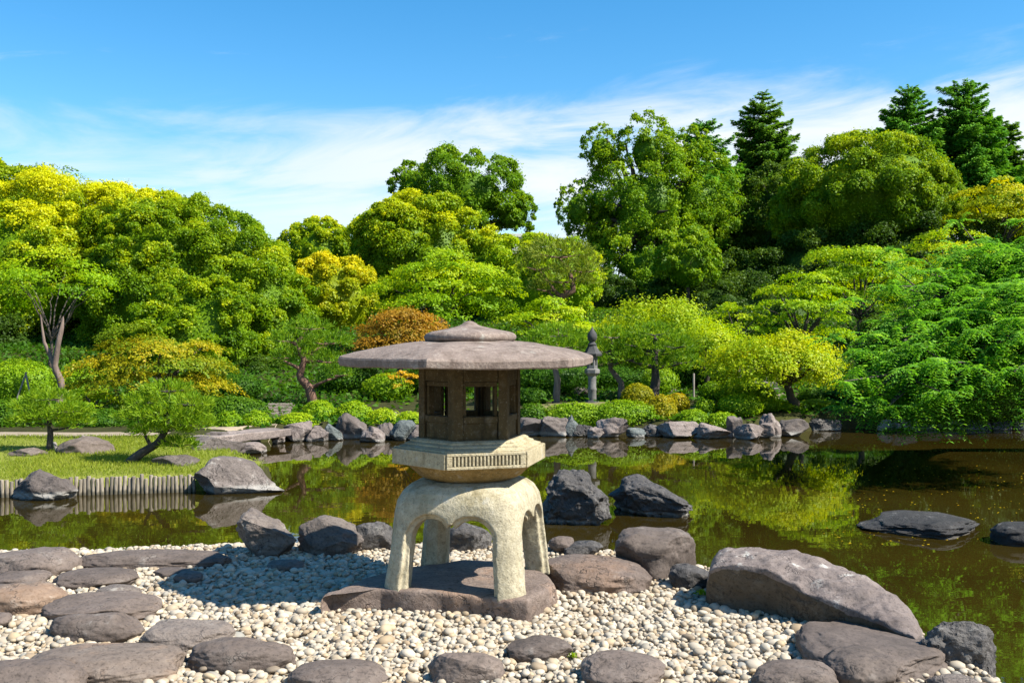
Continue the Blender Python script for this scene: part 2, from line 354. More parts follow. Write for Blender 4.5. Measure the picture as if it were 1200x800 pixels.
# ground colours follow soil, lawn, dry mound
def ground_mat():
    m, t = new_mat('ground_soil')
    tc = t.n('ShaderNodeTexCoord'); v = tc.outputs['Object']
    n = t.n('ShaderNodeTexNoise', {'Vector': v, 'Scale': 3.0, 'Detail': 8.0, 'Roughness': .7})
    f = t.n('ShaderNodeTexNoise', {'Vector': v, 'Scale': 40.0, 'Detail': 5.0, 'Roughness': .7})
    soil = t.ramp(n.outputs[0], [(.3, (.028, .026, .012)), (.6, (.045, .048, .014)), (.8, (.07, .075, .02))])
    lawn = t.ramp(f.outputs[0], [(.3, (.12, .14, .02)), (.7, (.26, .28, .05))])
    dry = t.ramp(f.outputs[0], [(.3, (.12, .13, .035)), (.5, (.20, .175, .08)), (.7, (.12, .16, .03))])
    grit = t.ramp(f.outputs[0], [(.3, (.20, .165, .12)), (.7, (.36, .31, .24))])
    A = lambda k: t.n('ShaderNodeAttribute', attribute_name=k).outputs['Fac']
    jitter = t.math('MULTIPLY', t.math('SUBTRACT', n.outputs[0], .5), .9)
    c = t.mix(t.mapr(t.math('ADD', A('lawn'), jitter), .35, .6), soil, lawn)
    c = t.mix(t.mapr(t.math('ADD', A('dry'), jitter), .35, .6), c, dry)
    c = t.mix(A('grit'), c, grit)
    c = t.mix(A('mud'), c, (.045, .035, .015))
    b = t.n('ShaderNodeBump', {'Height': f.outputs[0], 'Strength': .6, 'Distance': .04})
    p = t.n('ShaderNodeBsdfPrincipled', {'Base Color': c, 'Roughness': .95, 'Normal': b.outputs[0], 'Specular IOR Level': .1}); out(t, p.outputs[0]); return m

def water_mat():
    m, t = new_mat('murky_pond_water')
    gp = t.n('ShaderNodeNewGeometry')
    mp = t.n('ShaderNodeMapping', {'Vector': gp.outputs['Position'], 'Scale': (1.0, 2.6, 1.0)})
    n1_ = t.n('ShaderNodeTexNoise', {'Vector': mp.outputs[0], 'Scale': 1.9, 'Detail': 2.5, 'Roughness': .5})
    n2_ = t.n('ShaderNodeTexNoise', {'Vector': gp.outputs['Position'], 'Scale': .35, 'Detail': 3.0})
    h = t.math('MULTIPLY', n1_.outputs[0], t.mapr(n2_.outputs[0], .35, .65, .35, 1.0))
    b = t.n('ShaderNodeBump', {'Height': h, 'Strength': .022, 'Distance': .04})
    c = t.ramp(n2_.outputs[0], [(.3, (.016, .011, .0018)), (.7, (.030, .021, .003))])
    p = t.n('ShaderNodeBsdfPrincipled', {'Base Color': c, 'Roughness': .015, 'IOR': 1.5, 'Normal': b.outputs[0], 'Specular IOR Level': .5}); out(t, p.outputs[0]); return m

def pebble_mat():
    m, t = new_mat('river_pebbles')
    a = t.n('ShaderNodeAttribute', attribute_name='tint').outputs['Fac']
    tc = t.n('ShaderNodeTexCoord')
    n = t.n('ShaderNodeTexNoise', {'Vector': tc.outputs['Object'], 'Scale': 60.0, 'Detail': 4.0, 'Roughness': .65})
    c = t.ramp(a, [(0, (0.163, 0.131, 0.098)), (.14, (0.294, 0.217, 0.133)), (.3, (0.326, 0.277, 0.210)), (.5, (0.375, 0.324, 0.251)), (.72, (0.440, 0.385, 0.302)), (.86, (0.375, 0.285, 0.176)), (1, (0.220, 0.217, 0.196))])
    c = t.mix(t.mapr(n.outputs[0], .5, .72, 0, .35), c, (.33, .26, .18))
    p = t.n('ShaderNodeBsdfPrincipled', {'Base Color': c, 'Roughness': .7, 'Specular IOR Level': .3}); out(t, p.outputs[0]); return m

# ------------------------------------------------------------------ terrain
NEAR = np.array([(-60, -60), (-60, 4.6), (-6, 4.75), (-4, 4.9), (-2.5, 5.12), (-1.2, 5.3), (0, 5.3), (.6, 5.08), (1.05, 4.6), (1.35, 4.1), (1.5, 3.65), (1.52, 3.2), (1.75, 2.6), (2.6, 1.5), (4, .5), (8, -2), (60, -8), (60, -60)], float)
FAR = np.array([(-60, 11.6), (-9, 12.0), (-6.3, 12.25), (-4.05, 12.7), (-3.2, 13.0), (-3.35, 13.9), (-4.2, 15.2), (-4.75, 16.4), (-5.2, 17.2), (-4.9, 18.3), (-4.1, 19.05), (-1.9, 19.45), (.17, 20.1), (1.7, 19.95), (3, 19.75), (4.3, 19.65), (6.4, 20.8), (8.3, 21.7), (11, 21.7), (12.5, 20), (10.5, 16.5), (9.6, 13.5), (10.2, 9), (12, 5), (16, 1), (60, -4), (4000, -200), (4000, 4000), (-4000, 4000), (-4000, 11)], float)
def sdf(poly, x, y):
    """signed distance, positive inside"""
    d2 = np.full(x.shape, 1e18); ins = np.zeros(x.shape, bool)
    for a, b in zip(poly, np.roll(poly, -1, axis=0)):
        ex, ey = b - a; wx, wy = x - a[0], y - a[1]
        tt = np.clip((wx * ex + wy * ey) / (ex * ex + ey * ey), 0, 1)
        d2 = np.minimum(d2, (wx - ex * tt) ** 2 + (wy - ey * tt) ** 2)
        c = ((a[1] > y) != (b[1] > y)) & (x < (b[0] - a[0]) * (y - a[1]) / ((b[1] - a[1]) or 1e-12) + a[0]); ins ^= c
    return np.where(ins, 1, -1) * np.sqrt(d2)
def heights(x, y):
    x = np.asarray(x, float); y = np.asarray(y, float)
    df = sdf(FAR, x, y); dn = sdf(NEAR, x, y)
    base = np.interp(y, [0, 12, 17, 20, 21.5, 23, 26, 32, 45, 60, 100, 400], [-.6, -.68, -.62, -.6, -.48, -.42, -.12, .7, 2.7, 3.5, 4, 5])
    q = np.stack([x * .45, y * .45, x * 0], -1).reshape(-1, 3)
    base = base + .06 * vnoise(q, 5).reshape(x.shape) * sstep(16, 21, y)
    base = base + .17 * np.exp(-(((x - 1.9) / 1.5) ** 2 + ((y - 21.6) / .8) ** 2))
    z = -1.7 + sstep(-.3, .12, df) * (base + 1.7)
    zn = -1.7 + sstep(-.5, .02, dn) * 1.676
    return np.maximum(z, zn)
def gz(x, y): return float(heights(np.array([x]), np.array([y]))[0])

def axis(lo, hi, step, far):
    core = np.arange(lo, hi + 1e-6, step); g = np.geomspace(step * 2, far, 40)
    return np.concatenate([lo - g[::-1], core, hi + g])
gx = axis(-13, 14, .16, 3500); gy = axis(-1, 34, .16, 3500)
GX, GY = np.meshgrid(gx, gy); Z = heights(GX, GY)
V = np.stack([GX, GY, Z], -1).reshape(-1, 3)
nx, ny = len(gx), len(gy); ii = (np.arange(ny - 1)[:, None] * nx + np.arange(nx - 1)[None]).ravel()
Fq = np.stack([ii, ii + 1, ii + 1 + nx, ii + nx], -1)
x_, y_ = V[:, 0], V[:, 1]
lawn = sstep(17.2, 16.2, y_) * sstep(-3.0, -4.0, x_)
dry = np.exp(-(((x_ - 1.7) / 1.6) ** 2 + ((y_ - 21.2) / .9) ** 2)) * 1.1 + np.exp(-(((x_ + 2.0) / 1.6) ** 2 + ((y_ - 20.6) / .7) ** 2)) + .9 * np.exp(-(((x_ - 4.6) / 1.0) ** 2 + ((y_ - 22.0) / .9) ** 2))
grit = sstep(-.45, -.2, sdf(NEAR, x_, y_)); mud = sstep(WATER + .02, WATER - .05, V[:, 2])
gme = mesh_np('ground', V, [Fq], ground_mat(), True, {'lawn': np.clip(lawn, 0, 1), 'dry': np.clip(dry, 0, 1), 'grit': grit, 'mud': mud})
tag(link('ground', gme), kind='structure')
wme = mesh_np('pond_water', [(-60, -12, WATER), (60, -12, WATER), (60, 24, WATER), (-60, 24, WATER)], [[(0, 1, 2, 3)]], water_mat())
tag(link('pond_water', wme), kind='structure')

def strip(name, pts, wid, mat, lift=.012):
    """a path draped over the ground"""
    pts = np.array(pts, float); t = np.linspace(0, 1, 24); s_ = np.linspace(0, 1, len(pts))
    c = np.stack([np.interp(t, s_, pts[:, 0]), np.interp(t, s_, pts[:, 1])], -1); d = nrm(np.gradient(c, axis=0)); nn = np.stack([-d[:, 1], d[:, 0]], -1)
    wd = np.interp(t, s_, wid) if np.ndim(wid) else np.full(24, wid)
    cols = [c + nn * (k * wd / 2)[:, None] for k in (-1, -.33, .33, 1)]
    Vv = np.stack(cols, 1).reshape(-1, 2); zz = heights(Vv[:, 0], Vv[:, 1]) + lift
    Vv = np.concatenate([Vv, zz[:, None]], 1); k = np.arange(23)[:, None] * 4 + np.arange(3)[None]; k = k.ravel()
    return tag(link(name, mesh_np(name, Vv, [np.stack([k, k + 1, k + 5, k + 4], -1)], mat, True)), kind='structure')
strip('path', [(-5.3, 18.0), (-4.9, 18.9), (-4.9, 19.9), (-5.2, 21.0)], [.8, .9, .75, .7], SAND)
strip('path', [(-14, 17.6), (-10, 17.3), (-7.5, 17.2), (-6, 17.4)], .55, SAND)
strip('path', [(6.0, 22.6), (6.2, 24.0), (6.3, 25.5)], .8, SAND)

# ------------------------------------------------------------------ rocks
def rock_mesh(seed, w_, d_, h_, mat, facets=7, boxy=.75, rough=.10, sub=5, lean=0.0, top=None, sunk=.35, cut=.62, edge=.85):
    """solid rock: superellipsoid, planed by random facets, roughened; h_ is the height above its base plane z=0"""
    rng = np.random.default_rng(seed); u, Fc = ico(sub)
    p = np.sign(u) * np.abs(u) ** boxy; p = p / np.max(np.abs(p), axis=0)
    for k in range(facets):
        n_ = nrm(rng.normal(size=3) * np.array([1, 1, .8])); o_ = rng.uniform(cut, cut + .28)
        t_ = np.maximum(p @ n_ - o_, 0); p = p - n_ * (t_ * edge)[:, None]
    q = p + seed * 3.17
    p = p * (1 + rough * fbm(q * 1.6, seed, 3)[:, None]) + u * (rough * .28 * fbm(q * 5.5, seed + 9, 4, .6))[:, None]
    lo, hi = p.min(0), p.max(0); p = (p - (lo + hi) / 2) / ((hi - lo) / 2)
    z01 = (p[:, 2] + 1) / 2
    p[:, 0] += lean * (z01 - .5)
    p[:, 0] = p[:, 0] / np.abs(p[:, 0]).max()
    if top is not None:          # outline of the upper side from left to right, 0..1
        prof = np.interp(p[:, 0], np.linspace(-1, 1, len(top)), top)
        z01 = np.where(z01 > .3, .3 + (z01 - .3) * prof, z01)
    H = h_ * (1 + sunk)
    pts = np.stack([p[:, 0] * w_ / 2, p[:, 1] * d_ / 2, z01 * H - h_ * sunk], -1)
    pts[:, 2] *= h_ / max(pts[:, 2].max(), 1e-6)
    return mesh_np('rock', pts, [Fc], mat, True)
_rs = [100]
def boulder(box, label, mat, zg=0.0, deep=.8, name='boulder', group=None, rot=0.0, back=.36, **kw):
    """upright rock: pixel box -> position, width, height"""
    x0, y0, x1, y1 = box; Yf = (EYE - zg) * F / (y1 - HZ)
    w0 = (x1 - x0) / F * Yf; Yc = Yf + deep * w0 * back; wd = (x1 - x0) / F * Yc
    top = EYE - (y0 - HZ) / F * Yc; h = top - zg; _rs[0] += 1
    me = rock_mesh(kw.pop('seed', _rs[0]), wd, wd * deep, h, mat, **kw)
    o = link(name, me, None, ((x0 + x1) / 2 / F * Yc - 600 / F * Yc, Yc, zg)); o.rotation_euler.z = rot
    return tag(o, label, 'rock', group)
def flatrock(box, h, label, mat, zg=0.0, name='flat_stone', group=None, **kw):
    """low stone whose far rim shows: depth follows from the pixel box"""
    h = h * .72; x0, y0, x1, y1 = box; Yf = (EYE - zg) * F / (y1 - HZ); Yb = (EYE - zg - .75 * h) * F / (y0 - HZ)
    Yc = (Yf + Yb) / 2; wd = (x1 - x0) / F * Yc; _rs[0] += 1
    me = rock_mesh(kw.pop('seed', _rs[0]), wd, max(Yb - Yf, .12) * 1.03, h, mat, facets=kw.pop('facets', 4), boxy=kw.pop('boxy', .80), rough=kw.pop('rough', .08), sunk=kw.pop('sunk', .55), cut=kw.pop('cut', .72), **kw)
    return tag(link(name, me, None, (((x0 + x1) / 2 - 600) / F * Yc, Yc, zg)), label, 'rock', group)

GS = 'stones laid on the pebble shore'
flatrock((-12, 640, 92, 678), .13, 'thick dark flat stone at the water in the left corner of the pebble shore', R_BROWN, group=GS)
flatrock((90, 642, 270, 668), .09, 'very long low grey stone lying along the water edge left of the grey boulders', R_BROWN, group=GS, sub=6)
flatrock((64, 664, 161, 690), .07, 'brown oval stone just in front of the long low water-edge stone', R_BROWN, group=GS)
flatrock((-6, 667, 57, 688), .06, 'small flat stone tucked under the thick dark left corner stone', R_BROWN, group=GS)
flatrock((-30, 681, 76, 720), .13, 'rust stained stone cut by the left picture edge, beside pale pebbles', R_RUST, group=GS)
flatrock((113, 684, 164, 700), .045, 'small grey stone touching the back of the broad oval stone', R_GREY, group=GS)
flatrock((52, 693, 187, 730), .09, 'broad smooth oval stone with a small stone at its back', R_BROWN, group=GS, sub=6)
flatrock((57, 717, 166, 754), .12, 'domed brown stone in front of the broad smooth oval stone', R_BROWN, group=GS, sub=6)
flatrock((-20, 717, 12, 735), .05, 'sliver of brown stone at the left edge beside pebbles', R_BROWN, group=GS)
flatrock((170, 723, 271, 764), .10, 'grey blunt stone standing alone in pebbles nearest to the lantern shadow', R_GREY, group=GS, sub=6)
flatrock((26, 751, 214, 806), .10, 'largest flat stone with a rusty lower edge at the bottom left', R_RUST, group=GS, sub=6)
flatrock((-40, 771, 99, 826), .14, 'dark smooth stone in the bottom left corner overlapping the rusty flat stone', R_BROWN, group=GS, sub=6)
flatrock((220, 745, 348, 790), .12, 'smooth oval purplish stone right of the largest rusty flat stone', R_BROWN, group=GS, sub=6)
flatrock((336, 770, 456, 815), .09, 'flat round purplish stone cut by the bottom edge left of centre', R_BROWN, group=GS, sub=6)
flatrock((500, 765, 592, 803), .12, 'flat topped sharp edged stone at the bottom centre', R_BROWN, group=GS, sub=6, edge=1.0, facets=7)
flatrock((593, 745, 672, 778), .08, 'small smooth dark stone directly below the lantern slab', R_BROWN, group=GS, sub=6)
flatrock((681, 761, 781, 809), .10, 'smooth brown dome stone bottom right of the small dark stone', R_BROWN, group=GS, sub=6)
flatrock((880, 773, 988, 822), .12, 'brown stone cut by the bottom edge below the pale pebbles on the right', R_BROWN, group=GS, sub=6)
flatrock((936, 722, 1096, 803), .11, 'broad brown slab leaning under the great pale streaked boulder', R_BROWN, group=GS, sub=6, cut=.65, facets=6)
flatrock((963, 757, 1056, 815), .14, 'rounded brown stone resting against the broad slab in the right corner', R_BROWN, group=GS, sub=6)
flatrock((1090, 790, 1152, 815), .06, 'pale small stone at the bottom edge by the pitted dark rock', R_GREY, group=GS)
flatrock((636, 648, 762, 697), .15, 'pinkish flat stone right beside the lantern slab', S_SLAB, group=GS, sub=6)
flatrock((311, 655, 356, 669), .05, 'small dark stone lying in the lantern roof shadow', R_BROWN, group=GS)
flatrock((203, 669, 237, 682), .05, 'little dark stone at the left tip of the lantern shadow', R_BROWN, group=GS)
flatrock((180, 664, 222, 678), .04, 'thin pale brown stone left of the lantern shadow, below the long stone', R_BROWN, group=GS)
GB = 'boulders along the near water edge'
boulder((273, 598, 352, 654), 'tall angular grey boulder, left of the pair behind the lantern shadow', R_GREY, group=GB, seed=431, deep=.6, back=.5, facets=16, cut=.5, boxy=.7, edge=1.0, rough=.13, sub=6, top=[.75, 1, 1, 1, .9, .8])
boulder((348, 605, 428, 652), 'sloping grey boulder, right of the pair behind the lantern shadow', R_GREY, group=GB, seed=437, deep=.6, back=.5, facets=14, cut=.5, edge=1.0, boxy=.7, rough=.12, sub=6, top=[.9, 1, 1, .9, .75])
boulder((412, 610, 462, 645), 'dark rough rock peeping out left behind the lantern legs', R_DARK, group=GB, facets=8)
boulder((520, 612, 577, 646), 'dark rough rock seen through the arch of the lantern legs', R_DARK, group=GB, facets=8)
boulder((642, 628, 676, 648), 'small brown stone just right of the lantern legs', R_BROWN, group=GB)
boulder((659, 634, 707, 651), 'small rough dark stone on the pinkish flat stone edge', R_DARK, group=GB)
boulder((718, 620, 818, 677), 'rounded smooth dark boulder between the pinkish stone and the great streaked boulder', R_BROWN, group=GB, seed=41, boxy=.6, facets=5, rough=.08, sub=6)
boulder((783, 662, 836, 689), 'small jagged dark rock at the left foot of the great streaked boulder', R_DARK, group=GB, facets=9)
boulder((1074, 724, 1167, 799), 'rough pitted dark boulder at the water in the right corner', R_DARK, group=GB, seed=47, rough=.2, facets=9, cut=.55, sub=6, zg=-.05)

# the great streaked boulder: leaning wedge, ridge falling to the right
def great_boulder():
    rng = np.random.default_rng(5)
    A = on_ground(832, 704); B = on_ground(1070, 757)
    # cross-sections along its length: (px, y of crest, y of lip under the lit face, y of foot, depth)
    secs = [(833, 655, 668, 702, 4.15), (858, 643, 660, 712, 4.12), (905, 644, 668, 722, 4.05), (950, 652, 690, 732, 3.93), (1000, 672, 712, 742, 3.80), (1040, 694, 728, 750, 3.68), (1072, 716, 742, 757, 3.58), (1087, 738, 748, 757, 3.52)]
    rings = []
    for px, yc, yl, yf, Yc in secs:
        crest = P(px, yc, Yc + .16); lip = P(px - 6, yl, Yc - .10); foot = on_ground(px - 8, yf + 4); foot[2] = -.1
        foot[1] = max(foot[1], lip[1] + .03)
        backm = crest + np.array([.08, .16, -.10]); backf = np.array([crest[0] + .1, crest[1] + .26, -.75])
        low = np.array([foot[0], foot[1] + .15, -.75])
        pts = np.array([foot, foot * .5 + lip * .5 + [0, .035, 0], lip, lip * .62 + crest * .38 + [0, -.012, .018], lip * .25 + crest * .75 + [0, -.005, .012], crest, backm, backf, low])
        rings.append(pts)
    R_ = np.array(rings); m, k, _ = R_.shape
    # resample finely, rounding the edges only a little
    uu = np.linspace(0, m - 1, 150); A0 = np.stack([[np.interp(uu, np.arange(m), R_[:, j, c]) for c in range(3)] for j in range(k)], 1).transpose(2, 1, 0)
    vv = np.linspace(0, k, 181)[:-1]; A1 = np.concatenate([A0, A0[:, :1]], 1)
    G = np.stack([np.stack([np.interp(vv, np.arange(k + 1), A1[i, :, c]) for c in range(3)], -1) for i in range(len(uu))])
    for _ in range(10): G = .25 * np.roll(G, 1, 1) + .5 * G + .25 * np.roll(G, -1, 1)
    for _ in range(30): G[1:-1] = .25 * G[:-2] + .5 * G[1:-1] + .25 * G[2:]
    cen = G.mean(1, keepdims=True); e0 = np.linspace(0, 1, 150)
    kk = 1 - .30 * np.exp(-(e0 / .02)) - .5 * np.exp(-((1 - e0) / .03)); G = cen + (G - cen) * kk[:, None, None]
    flat = G.reshape(-1, 3); cn = nrm(flat - np.repeat(cen[:, 0], G.shape[1], 0))
    flat = flat + cn * (.022 * fbm(flat * 5, 3, 4) + .008 * fbm(flat * np.array([12, 34, 34]), 8, 3))[:, None]
    M_, K_ = G.shape[:2]; V_ = np.concatenate([flat, [flat[:K_].mean(0), flat[-K_:].mean(0)]])
    i_ = np.arange(M_ - 1)[:, None] * K_; j_ = np.arange(K_)[None]
    Q = np.stack([i_ + j_, i_ + (j_ + 1) % K_, i_ + K_ + (j_ + 1) % K_, i_ + K_ + j_], -1).reshape(-1, 4)
    jj = np.arange(K_); T = np.concatenate([np.stack([np.full(K_, M_ * K_), (jj + 1) % K_, jj], -1), np.stack([np.full(K_, M_ * K_ + 1), (M_ - 1) * K_ + jj, (M_ - 1) * K_ + (jj + 1) % K_], -1)])
    org = np.array([.95, 3.85, 0.0]); me = mesh_np('boulder', V_ - org, [Q, T], [R_BIG, R_STAIN_SHADE], True, matidx=np.concatenate([((j_ + 0 * i_) % K_ < 37).ravel() | ((j_ + 0 * i_) % K_ > 140).ravel(), np.zeros(len(T), bool)]).astype(np.int32)); bm = bmesh.new(); bm.from_mesh(me); bmesh.ops.recalc_face_normals(bm, faces=bm.faces[:]); bm.to_mesh(me); bm.free()
    o = link('boulder', me, None, org)
    return tag(o, 'great pale streaked wedge boulder leaning over the water on the right', 'rock', GB)
great_boulder()

GP = 'rocks standing in the pond'
boulder((631, 549, 716, 616), 'craggy black pitted rock in the pond right of the lantern legs', R_DARK, WATER, group=GP, seed=617, boxy=.6, rough=.24, facets=7, cut=.62, sub=6, edge=.9, top=[.75, .95, 1, .95, .8, .6])
boulder((714, 557, 813, 606), 'long dark rock in the pond with a sloping right end', R_DARK, WATER, group=GP, seed=63, top=[.8, 1, .95, .75, .5, .25], rough=.15, facets=9, cut=.55, sub=6)
boulder((1010, 604, 1156, 629), 'low half sunken rock in shade on the right side of the pond', R_WET_SHADE, WATER, group=GP, seed=65, rough=.12, top=[.5, .8, 1, .9, .5], sub=6)
boulder((1165, 612, 1240, 640), 'low wet rock at the right picture edge in the pond', R_WET_SHADE, WATER, group=GP, seed=66)
boulder((233, 534, 334, 579), 'split grey rock with a pale base at the tip of the lawn', R_POND, WATER, group=GP, seed=67, top=[.75, 1, .95, .8, .45, .15], facets=11, cut=.5, sub=6, edge=1.0, deep=.7)
boulder((17, 549, 92, 586), 'grey rock with a pale water mark in front of the log stakes', R_POND, WATER, group=GP, seed=69, top=[.35, .75, .95, .8, 1, .5], facets=8, cut=.55, sub=6)
GL = 'rocks around the left lawn'
LZ = -.66
boulder((67, 511, 134, 533), 'long low dark rock on the lawn between the two small pines', R_BROWN, LZ, group=GL, seed=71, facets=8)
boulder((11, 524, 54, 535), 'small flat rock on the lawn beneath the left small pine', R_BROWN, LZ, group=GL)
boulder((226, 511, 288, 533), 'grey rock on the lawn tip behind the split rock', R_POND, -.72, group=GL)
boulder((176, 533, 232, 549), 'flat low grey rock right of the leaning pine foot', R_POND, -.70, group=GL, deep=.6)
boulder((276, 517, 312, 532), 'pale based boulder under the left half of the stone bridge', R_SHORE, WATER, group=GL)
boulder((252, 516, 280, 534), 'pale based boulder left of the stone bridge boulders', R_SHORE, WATER, group=GL)
boulder((238, 505, 268, 520), 'dark rock at the left end of the stone bridge', R_POND, -.75, group=GL)
GFS = 'rocks lining the far shore'
far_rocks = [
 ((318, 504, 332, 519), 'tiny white stone at the right end of the stone bridge', R_SHORE),
 ((336, 494, 363, 517), 'rounded grey rock, first of the far shore right of the bridge', R_SHORE),
 ((362, 499, 384, 517), 'pale low rock beside the first rounded grey shore rock', R_SHORE),
 ((355, 488, 372, 503), 'dark stone squeezed under the clipped bush left of the big shore block', R_DARK),
 ((383, 497, 399, 516), 'narrow grey rock touching the big dark shore block on its left', R_BLUE),
 ((396, 484, 431, 514), 'big dark block shaped rock left of the lantern on the far shore', R_POND),
 ((424, 500, 448, 518), 'white low stone at the foot of the big dark shore block', R_SHORE),
 ((444, 495, 462, 514), 'brown stone between the white low stone and the round blue grey rock', R_POND),
 ((459, 493, 484, 516), 'round blue grey rock just left of the lantern firebox', R_BLUE),
 ((479, 498, 500, 516), 'pale rock half hidden behind the lantern platform', R_SHORE),
 ((606, 490, 637, 511), 'sloping dark rock just right of the lantern firebox', R_POND),
 ((634, 488, 666, 511), 'square brown rock with a hollow below the clipped hedge', R_POND),
 ((661, 487, 676, 511), 'upright pale blue rock beside the square brown rock', R_BLUE),
 ((672, 498, 692, 511), 'small dark stone right of the upright pale blue rock', R_DARK),
 ((691, 501, 705, 513), 'small pale stone at the foot of the pointed wedge rock', R_SHORE),
 ((702, 489, 733, 512), 'pointed wedge shaped grey rock below the hedge end', R_SHORE),
 ((722, 492, 742, 506), 'dark rock behind the pointed wedge rock', R_DARK),
 ((736, 502, 754, 512), 'small bluish stone at the water right of the wedge rock', R_BLUE),
 ((752, 498, 774, 511), 'dark low stone beneath the golden clipped bush', R_DARK),
 ((770, 494, 819, 513), 'long pale ledge rock under the round clipped bushes', R_SHORE),
 ((816, 496, 853, 514), 'pale whale backed rock right of the long ledge', R_SHORE),
 ((852, 488, 869, 512), 'dark leaning upright stone between two pale rocks', R_POND),
 ((864, 497, 893, 515), 'pale rounded rock right of the dark leaning stone', R_SHORE),
 ((886, 496, 905, 513), 'small grey rock before the standing stone', R_SHORE),
 ((893, 485, 913, 512), 'grey standing stone near the foot of the leaning bright maple', R_SHORE),
 ((912, 491, 946, 511), 'broad brown rock under the leaning bright maple trunk', R_POND),
 ((943, 490, 985, 504), 'shaded low rock right of the leaning maple trunk', R_DARK),
 ((1030, 492, 1052, 505), 'pale stone seen under the overhanging branches', R_SHORE),
 ((1049, 490, 1072, 506), 'grey stone under the overhanging branches, nearest the shaded kerb', R_SHORE),
]
for i, (bx, lb, mt) in enumerate(far_rocks):
    bx = (bx[0] - 3, bx[1] - 1, bx[2] + 3, bx[3] + .6)
    boulder(bx, lb, mt, WATER, group=GFS, sub=5, seed=200 + i, facets=11, cut=.55, edge=1.0, sunk=.3, deep=.8, boxy=.6, rough=.14)
boulder((668, 453, 693, 462), 'flat grey stone on the mound at the far lantern', R_POND, -.32, group=GFS, sub=4)
boulder((767, 453, 793, 463), 'pale boulder on the mound right of the round clipped pine', R_SHORE, -.35, group=GFS, sub=4)
for i, (a, b) in enumerate(((1072, 1102), (1101, 1128), (1127, 1160), (1159, 1184), (1183, 1215))):
    boulder((a, 490 + (i % 2) * 2, b, 504), 'dark block of the shaded stone kerb below the overhanging tree', R_BLUE, WATER, group='blocks of the shaded stone kerb', sub=4, seed=260 + i, boxy=.4, facets=5, deep=.9)

# stone slab bridge
def slab_bridge():
    a = P(226, 507, 16.6); b = P(327, 506, 18.3); z = -.60
    bm = bmesh.new(); d = (b - a)[:2]; d = d / np.linalg.norm(d); n_ = np.array([-d[1], d[0]])
    vs = []
    for lv in (0, 1):
        for s_, pt in ((-1, a), (-1, b), (1, b), (1, a)):
            q = pt[:2] + n_ * s_ * .28; vs.append(bm.verts.new((q[0] - a[0], q[1] - a[1], (z - .13 if lv == 0 else z) - z)))
    for f in ((0, 1, 2, 3), (4, 5, 6, 7), (0, 1, 5, 4), (1, 2, 6, 5), (2, 3, 7, 6), (3, 0, 4, 7)): bm.faces.new([vs[i] for i in f])
    bmesh.ops.subdivide_edges(bm, edges=bm.edges[:], cuts=7, use_grid_fill=True)
    for v in bm.verts:
        c = np.array(v.co)[None]; k = fbm(c * 4, 4, 3)[0]; v.co += Vector((.03 * k, .03 * vnoise(c * 5, 2)[0], .02 * k))
    o = link('stone_bridge', bm_mesh('stone_bridge', bm, R_SHORE, True), None, (a[0], a[1], z))
    tag(o, 'flat weathered stone slab bridging the narrow inlet left of the far shore', 'bridge')
slab_bridge()

# ------------------------------------------------------------------ pebbles
def gravel():
    rng = np.random.default_rng(3); u, Fc = ico(2); sp = .0205
    ys = np.arange(2.7, 5.35, sp * .87); pts = []
    for r_, y in enumerate(ys):
        hw = .56 * y + .40; xs = np.arange(-hw, hw, sp) + (sp / 2 if r_ % 2 else 0); pts.append(np.stack([xs, np.full(len(xs), y)], -1))
    pts = np.concatenate(pts); pts += rng.normal(size=pts.shape) * sp * .2
    ex = pts[rng.random(len(pts)) < .35] + rng.normal(size=(1, 2)) * .01
    pts = np.concatenate([pts, ex]); lay = np.concatenate([np.zeros(len(pts) - len(ex)), np.ones(len(ex))])
    keep = sdf(NEAR, pts[:, 0], pts[:, 1]) > -.06; pts, lay = pts[keep], lay[keep]
    n = len(pts); s = sp * np.clip(rng.lognormal(-.60, .34, n), .28, 1.35)
    und = .008 * vnoise(np.stack([pts[:, 0] * 3, pts[:, 1] * 3, pts[:, 0] * 0], -1), 4)
    variants = np.stack([u * (1 + .16 * vnoise(u * 1.4 + k * 9, k)[:, None]) * (1 + .05 * vnoise(u * 3 + k, k + 20)[:, None]) for k in range(10)])
    sh = variants[rng.integers(0, 10, n)] * (s[:, None] * np.stack([rng.uniform(.9, 1.35, n), rng.uniform(.8, 1.1, n), rng.uniform(.55, .85, n)], -1))[:, None]
    # random yaw and tilt
    a = rng.uniform(0, 2 * np.pi, n); tl = rng.normal(size=n) * .35; ca, sa, ct, st = np.cos(a), np.sin(a), np.cos(tl), np.sin(tl)
    x, y, z = sh[..., 0], sh[..., 1], sh[..., 2]; y, z = y * ct[:, None] - z * st[:, None], y * st[:, None] + z * ct[:, None]
    x, y = x * ca[:, None] - y * sa[:, None], x * sa[:, None] + y * ca[:, None]
    base = np.stack([pts[:, 0], pts[:, 1], und - .014 + lay * .013 + rng.uniform(-.004, .006, n)], -1)
    Vv = (np.stack([x, y, z], -1) + base[:, None]).reshape(-1, 3)
    Ff = (Fc[None] + (np.arange(n) * len(u))[:, None, None]).reshape(-1, 3)
    tint = np.repeat(rng.beta(1.6, 1.3, n), len(u))
    o = link('gravel', mesh_np('gravel', Vv, [Ff], pebble_mat(), True, {'tint': tint}))
    tag(o, 'bed of pale rounded river pebbles around the stone lantern', 'gravel', kind='stuff')
gravel()

